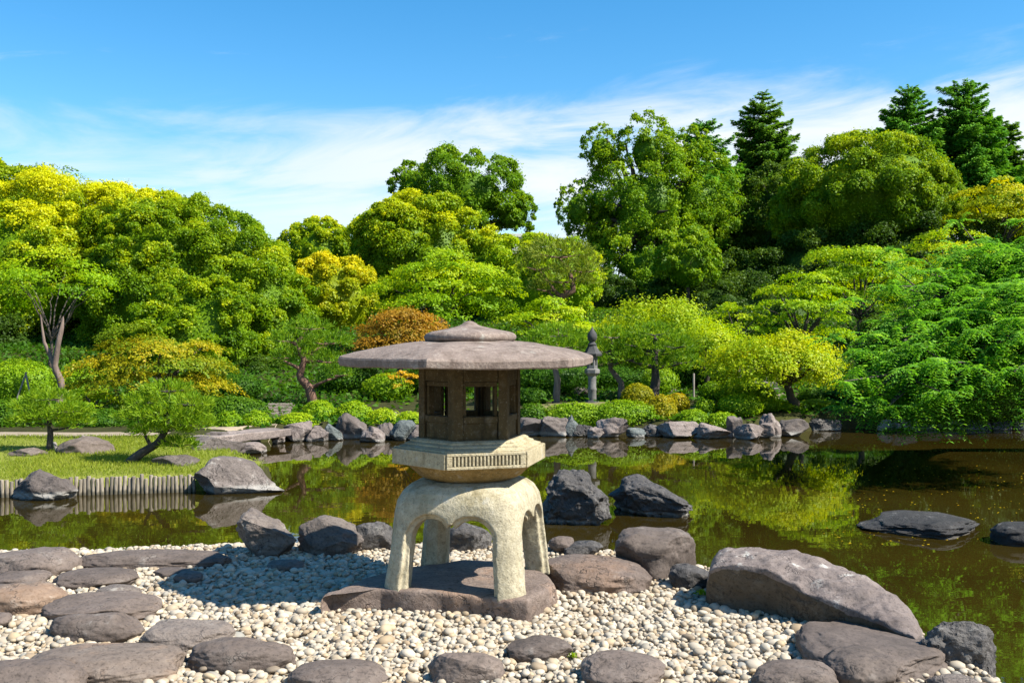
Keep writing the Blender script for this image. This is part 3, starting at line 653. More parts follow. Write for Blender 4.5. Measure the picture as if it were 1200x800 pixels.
# ------------------------------------------------------------------ stone lantern
LX, LY = -.18, 4.28
HEXA = math.radians(-14.5)         # bearing of the corner nearest the camera
def hexpt(R, k, z, ang=HEXA):
    a = ang + k * math.pi / 3; return Vector((R * math.sin(a), -R * math.cos(a), z))
def loft(bm, rings, cap=True):
    rs = [[bm.verts.new(p) for p in r] for r in rings]; n = len(rs[0])
    for a, b in zip(rs, rs[1:]):
        for i in range(n): bm.faces.new((a[i], a[(i + 1) % n], b[(i + 1) % n], b[i]))
    if cap: bm.faces.new(rs[0][::-1]); bm.faces.new(rs[-1])
    return rs
def hexring(R, z, seg=1, bow=0.0, lift=0.0):
    out_ = []
    for k in range(6):
        a, b = hexpt(R, k, z), hexpt(R, k + 1, z)
        for s_ in range(seg):
            t_ = s_ / seg; p = a.lerp(b, t_); m_ = 1 - abs(2 * t_ - 1)
            d = Vector((p.x, p.y, 0)); p = p + d * (bow * (1 - (2 * t_ - 1) ** 2)); p.z += lift * (2 * t_ - 1) ** 4
            out_.append(p)
    return out_
def circ(R, z, n=48): return [Vector((R * math.sin(2 * math.pi * i / n), -R * math.cos(2 * math.pi * i / n), z)) for i in range(n)]
def bevel(o, wd=.004, seg=2, ang=35):
    m = o.modifiers.new('b', 'BEVEL'); m.width = wd; m.segments = seg; m.limit_method = 'ANGLE'; m.angle_limit = math.radians(ang); m.harden_normals = False
    bake(o); return o
def autosmooth(me, ang=40):
    bm = bmesh.new(); bm.from_mesh(me)
    for f in bm.faces: f.smooth = True
    for e in bm.edges: e.smooth = not (len(e.link_faces) == 2 and e.calc_face_angle(0) > math.radians(ang))
    bm.to_mesh(me); bm.free()
def worn(o, amp, sc, seed):
    n = len(o.data.vertices); co = np.empty(n * 3, np.float32); o.data.vertices.foreach_get('co', co); co = co.reshape(-1, 3).astype(float)
    d = np.stack([fbm(co * sc + k * 31, seed + k, 3) for k in range(3)], -1) * amp
    o.data.vertices.foreach_set('co', (co + d).astype(np.float32).ravel()); o.data.update()

lan = empty('stone_lantern', (LX, LY, .076))
tag(lan, 'low snow viewing stone lantern with wide hexagonal roof on four arched legs', 'stone lantern')
def lpart(name, bm, mat, dz=-.076):
    for v in bm.verts: v.co.z += dz
    return link(name, bm_mesh(name, bm, mat), lan)
# roof
bm = bmesh.new()
sg = 8
prof = [(.24, 1.004), (.40, 1.000), (.535, .987), (.553, .986), (.560, .991), (.562, 1.016), (.557, 1.0235), (.54, 1.030), (.49, 1.0455), (.43, 1.0605), (.36, 1.074), (.29, 1.0845), (.22, 1.092), (.12, 1.098)]
loft(bm, [hexring(R, z, sg, bow=.0 if R > .5 else .035 * (1 - R / .6), lift=.006 * (R / .56) ** 3) for R, z in prof])
roof = lpart('roof', bm, S_ROOF); autosmooth(roof.data, 28); worn(roof, .0035, 9, 3)
# finial: flat jewel with a nipple
bm = bmesh.new()
loft(bm, [circ(R, z) for R, z in [(.05, 1.088), (.18, 1.090), (.194, 1.096), (.199, 1.106), (.198, 1.116), (.188, 1.126), (.165, 1.134), (.12, 1.142), (.08, 1.149), (.05, 1.156), (.034, 1.163), (.026, 1.170), (.014, 1.175), (.004, 1.177)]])
fin = lpart('finial', bm, S_ROOF); autosmooth(fin.data, 60); worn(fin, .003, 9, 5)
# firebox: six window panels between posts
FB = .225
bm = bmesh.new()
def fbox(bm, k, u0, u1, z0, z1, o0, o1, R=FB):
    """box on face k: u along the face 0..1, z range, o = outward offset range from the face plane"""
    a, b = hexpt(R, k, 0), hexpt(R, k + 1, 0); n_ = ((a + b) / 2).normalized(); vs = []
    for z in (z0, z1):
        for u, o_ in ((u0, o0), (u1, o0), (u1, o1), (u0, o1)):
            p = a.lerp(b, u) + n_ * o_; p.z = z; vs.append(bm.verts.new(p))
    for f in ((0, 1, 2, 3), (4, 5, 6, 7), (0, 1, 5, 4), (1, 2, 6, 5), (2, 3, 7, 6), (3, 0, 4, 7)): bm.faces.new([vs[i] for i in f])
zb, zt = .665, 1.02
for k in range(6):
    # corner post as a kite prism
    c0 = hexpt(FB, k, 0); e0 = hexpt(FB, k, 0).lerp(hexpt(FB, k + 1, 0), .17); e1 = hexpt(FB, k, 0).lerp(hexpt(FB, k - 1, 0), .17); cin = hexpt(FB - .052, k, 0)
    vs = [bm.verts.new((p.x, p.y, z)) for z in (zb, zt) for p in (c0, e0, cin, e1)]
    for f in ((0, 1, 2, 3), (4, 5, 6, 7), (0, 1, 5, 4), (1, 2, 6, 5), (2, 3, 7, 6), (3, 0, 4, 7)): bm.faces.new([vs[i] for i in f])
for k in range(6):
    fbox(bm, k, .172, .828, zb, .755, -.04, -.010)            # lower recessed panel
    fbox(bm, k, .172, .828, .755, .782, -.045, -.003)         # sill rail
    fbox(bm, k, .172, .828, zb, .69, -.009, -.003)            # foot rail
    fbox(bm, k, .172, .828, .905, .925, -.045, -.010)
    fbox(bm, k, .172, .828, .926, zt, -.045, -.004)           # head
    fbox(bm, k, .172, .235, .783, .904, -.045, -.012); fbox(bm, k, .765, .828, .783, .904, -.045, -.012)  # jambs
fire = lpart('firebox', bm, S_BOX); bevel(fire, .0035, 2)
# floor and ceiling inside stay dark
bm = bmesh.new(); loft(bm, [hexring(FB - .03, z) for z in (.66, .70)])
lpart('firebox_floor', bm, S_BOX)
# platform: stepped hexagon with a row of carved slots on the front
bm = bmesh.new()
loft(bm, [hexring(R, z) for R, z in [(.20, .585), (.327, .585), (.327, .640), (.30, .640), (.30, .652)]])
for k in range(6):
    a_in, a_out = -.02, .0106
    PR = .3277
    def pb(u0, u1, z0, z1): fbox(bm, k, u0, u1, z0, z1, -.03, .0106, PR)
    if k in (0, 3):
        pb(.0, 1.0, .580, .592); pb(.0, 1.0, .633, .645)
        pb(.0, .07, .5925, .6325); pb(.93, 1.0, .5925, .6325)
        for i in range(18): u = .09 + i * .0467; pb(u, u + .025, .5925, .6325)
    else:
        pb(.0, 1.0, .580, .645)
for R0, R1, z0, z1 in ((.318, .283, .643, .660), (.285, .262, .658, .672), (.262, .246, .670, .684)):
    loft(bm, [hexring(R0, z0), hexring(R0, z0 + (z1 - z0) * .5), hexring(R1, z1)])
plat = lpart('platform', bm, S_PLAT); bevel(plat, .0025, 2)
# rounded underside
bm = bmesh.new()
loft(bm, [circ(R, z) for R, z in [(.15, .505), (.195, .512), (.222, .525), (.242, .545), (.268, .566), (.280, .583), (.25, .590)]])
bowl = lpart('bowl', bm, S_BOWL); autosmooth(bowl.data, 60)
# arched legs
LROT = math.radians(-15)
def leg_body():
    def sq(wd, z, e, n=64):
        r = []
        for i in range(n):
            a = 2 * math.pi * (i + .5) / n; c, s_ = math.cos(a), math.sin(a); r.append(Vector((math.copysign(abs(c) ** e, c) * wd, math.copysign(abs(s_) ** e, s_) * wd, z)))
        return r
    def solid(name, prof):
        b_ = bmesh.new(); loft(b_, [sq(wd, z, e) for wd, z, e in prof]); return link(name, bm_mesh(name, b_, None))
    prof = [(.312, .060, .34), (.307, .10, .34), (.296, .2, .36), (.286, .3, .38), (.279, .38, .40), (.271, .43, .43), (.254, .468, .48), (.226, .494, .55), (.185, .508, .65), (.10, .515, .8)]
    outer = solid('leg_outer', prof)
    inner = solid('leg_inner', [(.232, .02, .36), (.224, .2, .38), (.215, .3, .42), (.18, .355, .5), (.08, .385, .8)])
    shell = solid('leg_shell', [(prof[0][0] - .022, .0, .34)] + [(w_ - .022, z, e) for w_, z, e in prof[1:6]] + [(.20, .45, .45)])
    def arch(g, axis_):
        """ogee arch with a cusp at its crown, g widens it"""
        pts = [(-.190 - g, -.05), (-.187 - g, .10), (-.178 - g, .2)]
        for i in range(9):
            a = math.pi - i / 8 * math.pi * .80; pts.append((-.086 + (.086 + g) * math.cos(a), .285 + (.085 + g) * math.sin(a)))
        left = pts; right = [(-x, z) for x, z in left[::-1]]
        ol = left + [(0, .358 + g)] + right
        b_ = bmesh.new(); rr = []
        for d in (-.5, .5):
            rr.append([b_.verts.new((x, d, z) if axis_ == 0 else (d, x, z)) for x, z in ol])
        n = len(ol)
        for i in range(n): b_.faces.new((rr[0][i], rr[0][(i + 1) % n], rr[1][(i + 1) % n], rr[1][i]))
        b_.faces.new(rr[0][::-1]); b_.faces.new(rr[1]); bmesh.ops.triangulate(b_, faces=b_.faces[:])
        return link('leg_arch', bm_mesh('leg_arch', b_, None))
    tmp = [inner]
    def diff(o, c):
        m = o.modifiers.new('d', 'BOOLEAN'); m.operation = 'DIFFERENCE'; m.object = c; m.solver = 'EXACT'; bake(o)
    diff(outer, inner)
    for ax in (0, 1):
        a_ = arch(0, ax); diff(outer, a_); tmp.append(a_)
        r_ = arch(.020, ax); diff(r_, shell); diff(outer, r_); tmp.append(r_)
    rm = outer.modifiers.new('r', 'REMESH'); rm.mode = 'VOXEL'; rm.voxel_size = .0055; rm.use_smooth_shade = True
    sm = outer.modifiers.new('s', 'SMOOTH'); sm.iterations = 4; sm.factor = .5
    bake(outer); me = outer.data
    for t_ in tmp + [shell, outer]: bpy.data.objects.remove(t_, do_unlink=True)
    n = len(me.vertices); co = np.empty(n * 3, np.float32); me.vertices.foreach_get('co', co); co = co.reshape(-1, 3).astype(float)
    c, s_ = math.cos(LROT), math.sin(LROT)
    co = np.stack([co[:, 0] * c - co[:, 1] * s_, co[:, 0] * s_ + co[:, 1] * c, co[:, 2] - .076], -1)
    co += np.stack([fbm(co * 8 + k * 17, k + 40, 3) for k in range(3)], -1) * .003
    me.vertices.foreach_set('co', co.astype(np.float32).ravel()); me.materials.clear(); me.materials.append(S_LEG)
    me.polygons.foreach_set('use_smooth', np.ones(len(me.polygons), bool)); me.update()
    link('legs', me, lan)
leg_body()

# slab below the lantern
def lantern_slab():
    c = np.array([LX - .04, LY, 0]); out_ = [(377, 699), (383, 693), (445, 691), (517, 695), (583, 701), (619, 703), (654, 685), (642, 672), (600, 657), (545, 655), (470, 664), (425, 676)]
    zt_ = .078; pts = np.array([on_ground(px, py, zt_)[:2] for px, py in out_]); rng = np.random.default_rng(8)
    t = np.linspace(0, 1, 241)[:-1]; pc = np.vstack([pts, pts[:1]]); s_ = np.concatenate([[0], np.cumsum(np.linalg.norm(np.diff(pc, axis=0), axis=1))]); s_ = s_ / s_[-1]
    ring = np.stack([np.interp(t, s_, pc[:, 0]), np.interp(t, s_, pc[:, 1])], -1); cen = ring.mean(0)
    rings = []
    for f_, z in ((.0, zt_), (.25, zt_), (.5, zt_), (.7, zt_), (.82, zt_), (.92, zt_), (.97, zt_ - .003), (.992, zt_ - .009), (1.0, zt_ - .02), (1.0, zt_ - .04), (1.0, zt_ - .06), (.995, -.0), (.99, -.03), (.98, -.08)):
        q = cen + (ring - cen) * f_; rings.append(np.concatenate([q, np.full((len(q), 1), z)], 1))
    V_ = np.concatenate(rings) ; n = len(ring)
    nz = fbm(V_ * 5, 3, 4); V_[:, :2] += (np.stack([fbm(V_ * 7, 5, 4), fbm(V_ * 7, 15, 4)], -1) * .014) * (np.arange(len(V_)) // n > 3)[:, None]
    V_[:, 2] += .005 * nz * (V_[:, 2] > .05); k = np.arange(len(rings) - 1)[:, None] * n; j = np.arange(n)[None]
    Q = np.stack([k + j, k + (j + 1) % n, k + n + (j + 1) % n, k + n + j], -1).reshape(-1, 4)[:, ::-1]
    org = np.array([cen[0], cen[1], 0])
    tag(link('stone_slab', mesh_np('stone_slab', V_ - org, [Q], S_SLAB, True), None, org), 'low brown natural slab the stone lantern stands on', 'slab')
lantern_slab()

# ------------------------------------------------------------------ foliage
def quads(C, N_, L, W_, tint, mat, name, rng, core=None, T=None):
    """rhombic leaf faces; core = (V, F) adds a solid inner mass to the same mesh"""
    n = len(C)
    t_ = nrm(np.cross(N_, rng.normal(size=(n, 3)))) if T is None else nrm(T)
    b_ = nrm(np.cross(N_, t_)); L = np.broadcast_to(L, (n,))[:, None]; W_ = np.broadcast_to(W_, (n,))[:, None]
    bend = N_ * (L * .12)
    V_ = np.stack([C - t_ * L / 2 - bend, C + b_ * W_ / 2 + t_ * L * .08, C + t_ * L / 2 - bend, C - b_ * W_ / 2 + t_ * L * .08], 1).reshape(-1, 3)
    Q = np.arange(n * 4).reshape(n, 4); tt = np.repeat(tint, 4); fl = [Q]
    if core is not None:
        cv, cf = core; fl.append(cf + len(V_)); V_ = np.concatenate([V_, cv]); tt = np.concatenate([tt, np.full(len(cv), .25)])
    return mesh_np(name, V_, fl, mat, False, {'tint': np.clip(tt, 0, 1)})
def fib(n, rng, jit=.25):
    i = np.arange(n) + .5; z = 1 - 2 * i / n; r = np.sqrt(1 - z * z); a = i * 2.399963 + rng.uniform(0, 6.28)
    return nrm(np.stack([r * np.cos(a), r * np.sin(a), z], -1) + rng.normal(size=(n, 3)) * jit * 2 / math.sqrt(n))
UP = np.array([0, 0, 1.0])
def corem(C, R, k, seed, sub=3):
    u, f = ico(sub); v = C + u * R * k * (1 + .18 * vnoise(u * 2.2 + seed, seed))[:, None]; return v, f
def merge_cores(cs):
    V_, F_, n = [], [], 0
    for v, f in cs: V_.append(v); F_.append(f + n); n += len(v)
    return np.concatenate(V_), np.concatenate(F_)

def billow(rng, blobs, D, leafpx=2.6, n1=84, rc=.215, cover=1.0, yel=.15, tbase=.42, airy=0.0, low=-.5, core=.82):
    """billowing broad-leaved crown: clumps on the blobs, smaller clumps on those, leaves on top; blobs = [(centre, radii)]"""
    s = leafpx * D / F; Cs, Ns, Ts, cores, cl = [], [], [], [], []
    for bi, (C, R) in enumerate(blobs):
        R = np.asarray(R, float); C = np.asarray(C, float); mR = R.mean()
        d = fib(n1, rng, .5); d = d[d[:, 2] > low]; back = d[:, 1] > .55; d = d[~(back & (rng.random(len(d)) < .5))]
        lump = 1 + .055 * rng.normal(size=len(d)); Pc = C + d * R * lump[:, None] * .88; r = rc * mR * rng.uniform(.7, 1.3, len(d)); ct = rng.normal(size=len(d)) * .085
        cl.append(Pc)
        m = 9; k = np.repeat(np.arange(len(d)), m)
        sd = nrm(d[k] * .9 + rng.normal(size=(len(k), 3)) * .65 + UP * .3); Ps = Pc[k] + sd * (r[k] * .62)[:, None]; rs = r[k] * rng.uniform(.34, .62, len(k)); stt = ct[k] + rng.normal(size=len(k)) * .09
        area = 4 * np.pi * rs ** 2; nl = int(cover * area.sum() / (s * s * .55) * .62 * (1 - airy))
        pk = rng.choice(len(k), nl, p=area / area.sum())
        ld = nrm(rng.normal(size=(nl, 3)) + sd[pk] * .8 + UP * .35)
        pos = Ps[pk] + ld * (rs[pk] * (rng.uniform(.72, 1.08, nl) + (rng.random(nl) ** 12) * (.5 + 2.5 * airy)))[:, None] * np.array([1, 1, .82])
        nn = nrm(ld + UP * .35 + rng.normal(size=(nl, 3)) * .75)
        Cs.append(pos); Ns.append(nn); Ts.append(tbase + stt[pk] + rng.normal(size=nl) * .11 + yel * (np.clip(d[k][pk][:, 2], 0, 1) + ld[:, 2] * .4))
        if core:
            nc = int(cover * 4 * np.pi * (R[0] * R[1] + R[0] * R[2] + R[1] * R[2]) / 3 * core ** 2 / (s * s * .55) * .8); cu = nrm(rng.normal(size=(nc, 3))); cu = cu[cu[:, 1] < .6]; nc = len(cu)
            kk = (1 + .18 * vnoise(cu * 2.2 + bi + 3, bi + 3)) * rng.uniform(.98, 1.14, nc)
            Cs.append(C - UP * R[2] * .06 + cu * R * core * kk[:, None]); Ns.append(nrm(cu + UP * .4 + rng.normal(size=(nc, 3)) * .6)); Ts.append(tbase + .16 * vnoise(cu * 5 + bi, 21) + rng.normal(size=nc) * .11)
            cores.append(corem(C - UP * R[2] * .06, R, core, bi + 3))
    C, N_, T_ = np.concatenate(Cs), np.concatenate(Ns), np.concatenate(Ts)
    L = s * rng.uniform(.75, 1.35, len(C)); return C, N_, L, L * rng.uniform(.5, .75, len(C)), T_, (merge_cores(cores) if cores else None), np.concatenate(cl)

def layered(rng, C, R, D, leafpx=2.9, npad=34, pr=.30, cover=1.25, tbase=.45, droop=.30, thick=.07, dome=1.0, tvar=.12, jitn=.45, yel=.12, quant=.6):
    """maple habit: flat drooping sprays stacked in a dome"""
    s = leafpx * D / F; R = np.asarray(R, float); C = np.asarray(C, float)
    d = fib(int(npad * 1.5), rng, .6); d = d[d[:, 2] > -.45][:npad]; q = rng.uniform(.5, .95, len(d)) ** .7
    rel = d * q[:, None]; rel[:, 2] = rel[:, 2] * (1 - quant) + np.round(rel[:, 2] * 3.2) / 3.2 * quant
    Pc = C + rel * R; r = pr * R[:2].mean() * rng.uniform(.65, 1.25, len(d)); ct = rng.normal(size=len(d)) * tvar
    area = np.pi * r * r; nl = int(cover * area.sum() / (s * s * .5) * 1.15); pk = rng.choice(len(d), nl, p=area / area.sum())
    a = rng.uniform(0, 2 * np.pi, nl); lob = 1 + .28 * np.sin(a * 3 + pk * 1.7) + .18 * np.sin(a * 7 + pk * 2.9); rho = np.sqrt(rng.random(nl)) * lob
    outw = nrm(d * np.array([1, 1, 0.0]) + 1e-6)
    off = np.stack([np.cos(a) * rho, np.sin(a) * rho, 0 * a], -1) * r[pk][:, None]
    oo = (off * outw[pk]).sum(1)
    off[:, 2] = -droop * (rho ** 2) * r[pk] * .5 - .25 * oo + rng.normal(size=nl) * thick * r[pk] + .10 * r[pk] * np.sin(a * 5 + rho * 6 + pk)
    pos = Pc[pk] + off; nn = nrm(UP + outw[pk] * .45 + off / r[pk][:, None] * .35 + rng.normal(size=(nl, 3)) * jitn)
    T_ = tbase + ct[pk] + rng.normal(size=nl) * .11 + yel * np.clip(d[pk][:, 2], -.3, 1)
    L = s * rng.uniform(.75, 1.35, nl); return pos, nn, L, L * rng.uniform(.5, .8, nl), T_, None, Pc

def needles(rng, pads, D, leafpx=7.0, cover=1.0, tbase=.5, wid=.13, core=.0):
    """pine habit: cushions of up-pointing needle tufts; pads = [(centre, radii)]"""
    s = leafpx * D / F; out_ = [[], [], [], []]
    for C, R in pads:
        R = np.asarray(R, float); n = int(cover * np.pi * R[0] * R[1] / (s * s * .13) * 2.6)
        tn = max(n // 7, 1); d = rng.normal(size=(tn, 3)); d[:, 2] = np.abs(d[:, 2]) * 1.1 - .25; d = nrm(d)
        tp = np.asarray(C) + d * R * rng.uniform(.55, 1.0, tn)[:, None] ** .6 * (1 + .15 * rng.normal(size=(tn, 1))); k = np.repeat(np.arange(tn), 7)
        dr = nrm(d[k] * .8 + UP * .5 + rng.normal(size=(len(k), 3)) * .55); ct = rng.normal(size=tn) * .1
        out_[0].append(tp[k] + dr * s * .5); out_[1].append(nrm(np.cross(dr, rng.normal(size=(len(k), 3))) + UP * .6)); out_[2].append(dr); out_[3].append(tbase + ct[k] + rng.normal(size=len(k)) * .12)
    C, N_, T, t_ = [np.concatenate(o) for o in out_]
    N_ = nrm(N_ - (N_ * T).sum(1, keepdims=True) * T)
    L = s * rng.uniform(.7, 1.25, len(C)); return C, N_, L, L * wid, t_, T

def limbs(tb, rng, base, fork, targets, r0, spread=.55, n=14, sides=7):
    """trunk to the fork, then limbs out to the clumps"""
    tb.add(wig(base - UP * .25, fork, 7, .03, rng), np.linspace(r0, r0 * .62, 7), 10)
    idx = rng.permutation(len(targets))[:n]
    for i in idx:
        tg = targets[i]; mid = fork * .5 + tg * .5 + UP * np.linalg.norm(tg - fork) * .10
        p = np.concatenate([wig(fork - UP * .05, mid, 4, .04, rng)[:-1], wig(mid, fork + (tg - fork) * .92, 4, .04, rng)])
        tb.add(p, np.linspace(r0 * .42, r0 * .08, len(p)), sides)

def tree_out(name, label, base, tb, leaf, mat, bark, rng, group=None, T=None, cat='tree', crown='crown'):
    root = empty(name, base); tag(root, label, cat, group)
    me = quads(leaf[0], leaf[1], leaf[2], leaf[3], leaf[4], mat, crown, rng, leaf[5] if len(leaf) > 5 and T is None else None, T)
    org = np.asarray(base, float)
    for m_ in ([me] + ([tb] if tb else [])):
        n = len(m_.vertices); co = np.empty(n * 3, np.float32); m_.vertices.foreach_get('co', co); m_.vertices.foreach_set('co', (co.reshape(-1, 3) - org).astype(np.float32).ravel()); m_.update()
    if tb: link('trunk', tb, root)
    link(crown, me, root); return root

def dims(px0, px1, py0, py1, D, dep=.85):
    a = P(px0, py0, D); b = P(px1, py1, D); C = (a + b) / 2; return C, np.array([(b[0] - a[0]) / 2, (b[0] - a[0]) / 2 * dep, (a[2] - b[2]) / 2])
_seed = [1000]
def broad(label, box, D, mat, name='broadleaf_tree', bark=BARK, extra=(), base_px=None, trunk_r=None, fork=.35, group='trees of the garden wood', nl=12, **kw):
    _seed[0] += 1; rng = np.random.default_rng(_seed[0])
    C, R = dims(*box, D); blobs = [(C, R)] + [dims(*e[:4], D + (e[4] if len(e) > 4 else 0)) for e in extra]
    bx = C[0] if base_px is None else (base_px - 600) / F * D; by = D; base = np.array([bx, by, gz(bx, by)])
    leaf = billow(rng, blobs, D, **kw); tb = Tubes(); fk = base + (C - base) * np.array([1, 1, 0]) * .5; fk[2] = base[2] + (C[2] - base[2]) * fork * 1.6
    if C[2] - R[2] * .2 > base[2]: limbs(tb, rng, base, fk, leaf[6], trunk_r or .035 * R[0] + .06, n=nl)
    return tree_out(name, label, base, tb.mesh('trunk', bark) if tb.V else None, leaf, LM[mat], bark, rng, group)
def maple(label, box, D, mat, name='maple_tree', bark=BARK, base_px=None, lean=0, trunk_r=None, group='trees of the garden wood', nl=10, **kw):
    _seed[0] += 1; rng = np.random.default_rng(_seed[0]); C, R = dims(*box, D)
    bx = C[0] if base_px is None else (base_px - 600) / F * D; base = np.array([bx, D, gz(bx, D)])
    leaf = layered(rng, C, R, D, **kw); tb = Tubes(); fk = base * .45 + C * .55; fk[2] = max(base[2] + (C[2] - base[2]) * .55, base[2] + .2)
    limbs(tb, rng, base, fk, leaf[6], trunk_r or .03 * R[0] + .05, n=nl)
    return tree_out(name, label, base, tb.mesh('trunk', bark), leaf, LM[mat], bark, rng, group)
def pine(label, pads, D, mat, trunk, tr, bark=REDBARK, name='pine_tree', group='pines round the pond', cat='tree', **kw):
    """pads in pixels (px, py, half width, half height, depth offset); trunk = pixel path"""
    _seed[0] += 1; rng = np.random.default_rng(_seed[0]); pp = []
    for p in pads:
        dd = D + (p[4] if len(p) > 4 else rng.uniform(-.4, .4) * p[2] / F * D); c = P(p[0], p[1], dd); pp.append((c, (p[2] / F * D, p[2] / F * D * .85, p[3] / F * D)))
    lf = needles(rng, pp, D, **kw); path = np.array([P(a, b, D) for a, b in trunk]); g = gz(path[0, 0], D); path[0, 2] = g - .05
    tb = Tubes(); t = np.linspace(0, 1, 16); s_ = np.linspace(0, 1, len(path)); fine = np.stack([np.interp(t, s_, path[:, i]) for i in range(3)], -1)
    fine += np.stack([vnoise(fine * 1.5, 3 + i) for i in range(3)], -1) * tr * .5; tb.add(fine, np.linspace(tr, tr * .4, 16), 9)
    for c, R in pp:
        j = int(np.argmin(np.linalg.norm(fine - (c - UP * R[2] * .6), axis=1))); tb.add(wig(fine[j], c - UP * R[2] * .1, 6, .05, rng), np.linspace(tr * .45, tr * .1, 6), 6)
        for q in range(4):
            e = c + np.array([math.cos(q * 1.57 + .5) * R[0] * .7, math.sin(q * 1.57 + .5) * R[1] * .7, R[2] * .1]); tb.add(wig(c - UP * R[2] * .1, e, 4, .05, rng), np.linspace(tr * .2, tr * .05, 4), 5)
    return tree_out(name, label, np.array([path[0, 0], D, g]), tb.mesh('trunk', bark), lf[:5] + (None,), LM[mat], bark, rng, group, T=lf[5], cat=cat)
def conifer(label, px, ytop, ybot, halfw, D, mat='conifer', name='conifer_tree', group='conifers above the wood', nlev=26, updir=.12, cover=1.7, prof=.8, leafpx=3.6):
    _seed[0] += 1; rng = np.random.default_rng(_seed[0]); s = leafpx * D / F
    x = (px - 600) / F * D; zt_ = P(px, ytop, D)[2]; zb_ = P(px, ybot, D)[2]; Rm = halfw / F * D; g = gz(x, D); H = zt_ - zb_
    tb = Tubes(); tb.add(wig((x, D, g - .2), (x, D, zt_ - .1), 9, .004, rng), np.linspace(.022 * H + .12, .02, 9), 8)
    out_ = [[], [], [], [], []]
    for l in range(nlev):
        t_ = (l + rng.uniform(-.3, .3)) / nlev; z0 = zb_ + H * max(t_, 0); r = Rm * max(1 - t_, .02) ** prof * rng.uniform(.8, 1.1) + .12; nb = 12 if t_ < .7 else 8
        for b_ in range(nb):
            a = rng.uniform(0, 6.28); rr = r * rng.uniform(.65, 1.15); dv = np.array([math.cos(a), math.sin(a), 0]); sl_ = updir + rng.normal() * .08 + .45 * max(t_ - .55, 0)
            n = int(max(cover * rr * rr * .9 / (s * s * .5), 14)); u = rng.random(n) ** .7; wdt = .36 * rr * (1 - u * .7); lat = rng.normal(size=n) * .5 * wdt
            side = np.array([-dv[1], dv[0], 0]); dz = rr * (sl_ * u - .30 * u * u + (.22 * u ** 4)) - np.abs(rng.normal(size=n)) * .07 * rr
            pos = np.array([x, D, z0]) + dv * (u * rr)[:, None] + side * lat[:, None] + UP * dz[:, None]
            out_[0].append(pos); out_[1].append(nrm(UP + dv * .35 + rng.normal(size=(n, 3)) * .4)); out_[2].append(nrm(dv * .9 + side * np.sign(lat)[:, None] * .5 - UP * .25 + rng.normal(size=(n, 3)) * .25)); out_[3].append(.5 + rng.normal() * .1 + rng.normal(size=n) * .13 + .1 * u); 
            if b_ % 2 == 0 and l % 2 == 0: tb.add(np.array([[x, D, z0], [x + dv[0] * rr * .5, D + dv[1] * rr * .5, z0 + rr * sl_ * .45]]), [.05, .02], 5)
    C, N_, T, t_ = [np.concatenate(o) for o in out_[:4]]; L = s * rng.uniform(.9, 1.6, len(C))
    return tree_out(name, label, np.array([x, D, g]), tb.mesh('trunk', BARK), (C, N_, L, L * .38, t_, None), LM[mat], BARK, rng, group, T=T)
def bush(label, box, D, mat, name='clipped_bush', leafpx=2.5, group='bushes of the far bank', cover=1.0, ragged=.05, zg=None, cat='bush', tbase=.5, dep=.9, sprig=0.0):
    _seed[0] += 1; rng = np.random.default_rng(_seed[0]); x0, y0, x1, y1 = box; s = leafpx * D / F
    xm = ((x0 + x1) / 2 - 600) / F * D; hw = (x1 - x0) / 2 / F * D * 1.07; g = gz(xm, D) if zg is None else zg; zt_ = P(0, y0, D)[2]; h = max(zt_ - g, .08)
    drop = .24 if (D < 20.4 and zg is None) else 0.0
    R = np.array([hw, hw * dep, h * .62 + drop * .6]); C = np.array([xm, D, g + h * .40 - drop * .6]); lumps = fib(26, rng, .5); lr = rng.uniform(.25, .4, 26)
    ar = 4 * np.pi * ((R[0] * R[1] + R[0] * R[2] + R[1] * R[2]) / 3); n = int(cover * ar / (s * s * .5) * 1.5)
    u = nrm(rng.normal(size=(n, 3)) + UP * .35); f = 1 + .10 * vnoise(u * 2.6 + _seed[0], 3) + .06 * vnoise(u * 6.0 + _seed[0], 7)
    pos = C + u * R * (f * rng.uniform(.90, 1.0 + ragged, n))[:, None]
    if sprig: pos += UP * (rng.random(n) ** 6 * sprig * h)[:, None]
    keep = pos[:, 2] > g - .02 - drop; pos, u = pos[keep], u[keep]; n = len(pos); nn = nrm(u / R * R.mean() + UP * .25 + rng.normal(size=(n, 3)) * .5)
    tint = tbase + .16 * vnoise(u * 3.5 + _seed[0], 11) + rng.normal(size=n) * .12 + .12 * u[:, 2]
    L = s * rng.uniform(.75, 1.35, n); me = quads(pos - [xm, D, g], nn, L, L * .6, tint, LM[mat], name, rng, corem(C - [xm, D, g], R, .86, 5))
    return tag(link(name, me, None, (xm, D, g)), label, cat, group)

# ---- wood at the back, left to right
broad('yellowish tree rising at the far left edge behind the big yellow dome', (-70, 66, 192, 330), 47, 'chinquapin', yel=.10, tbase=.5)
maple('loose wispy treetop poking above the far left edge', (28, 100, 186, 240), 50, 'tall', cover=.5, npad=16, pr=.3, base_px=60)
broad('big golden topped domed tree filling the left edge', (-90, 205, 214, 445), 38, 'chinquapin', extra=[(60, 240, 226, 340, -1.5), (-60, 110, 240, 400, -3)], yel=.40, tbase=.50)
broad('huge rounded green tree sloping down to the pond on the left', (104, 352, 238, 480), 34, 'chinquapin', extra=[(225, 372, 300, 480, -2.5), (110, 260, 240, 400, -1), (150, 320, 330, 480, -4.2)], yel=.14, tbase=.36, n1=120, rc=.17)
broad('small yellow crowned tree right beside the huge rounded green tree', (330, 412, 254, 345), 45, 'chinquapin', yel=.26, tbase=.48)
broad('orange yellow rounded tree in the gap left of the lantern roof', (334, 438, 300, 405), 37, 'golden', yel=.34, tbase=.34)
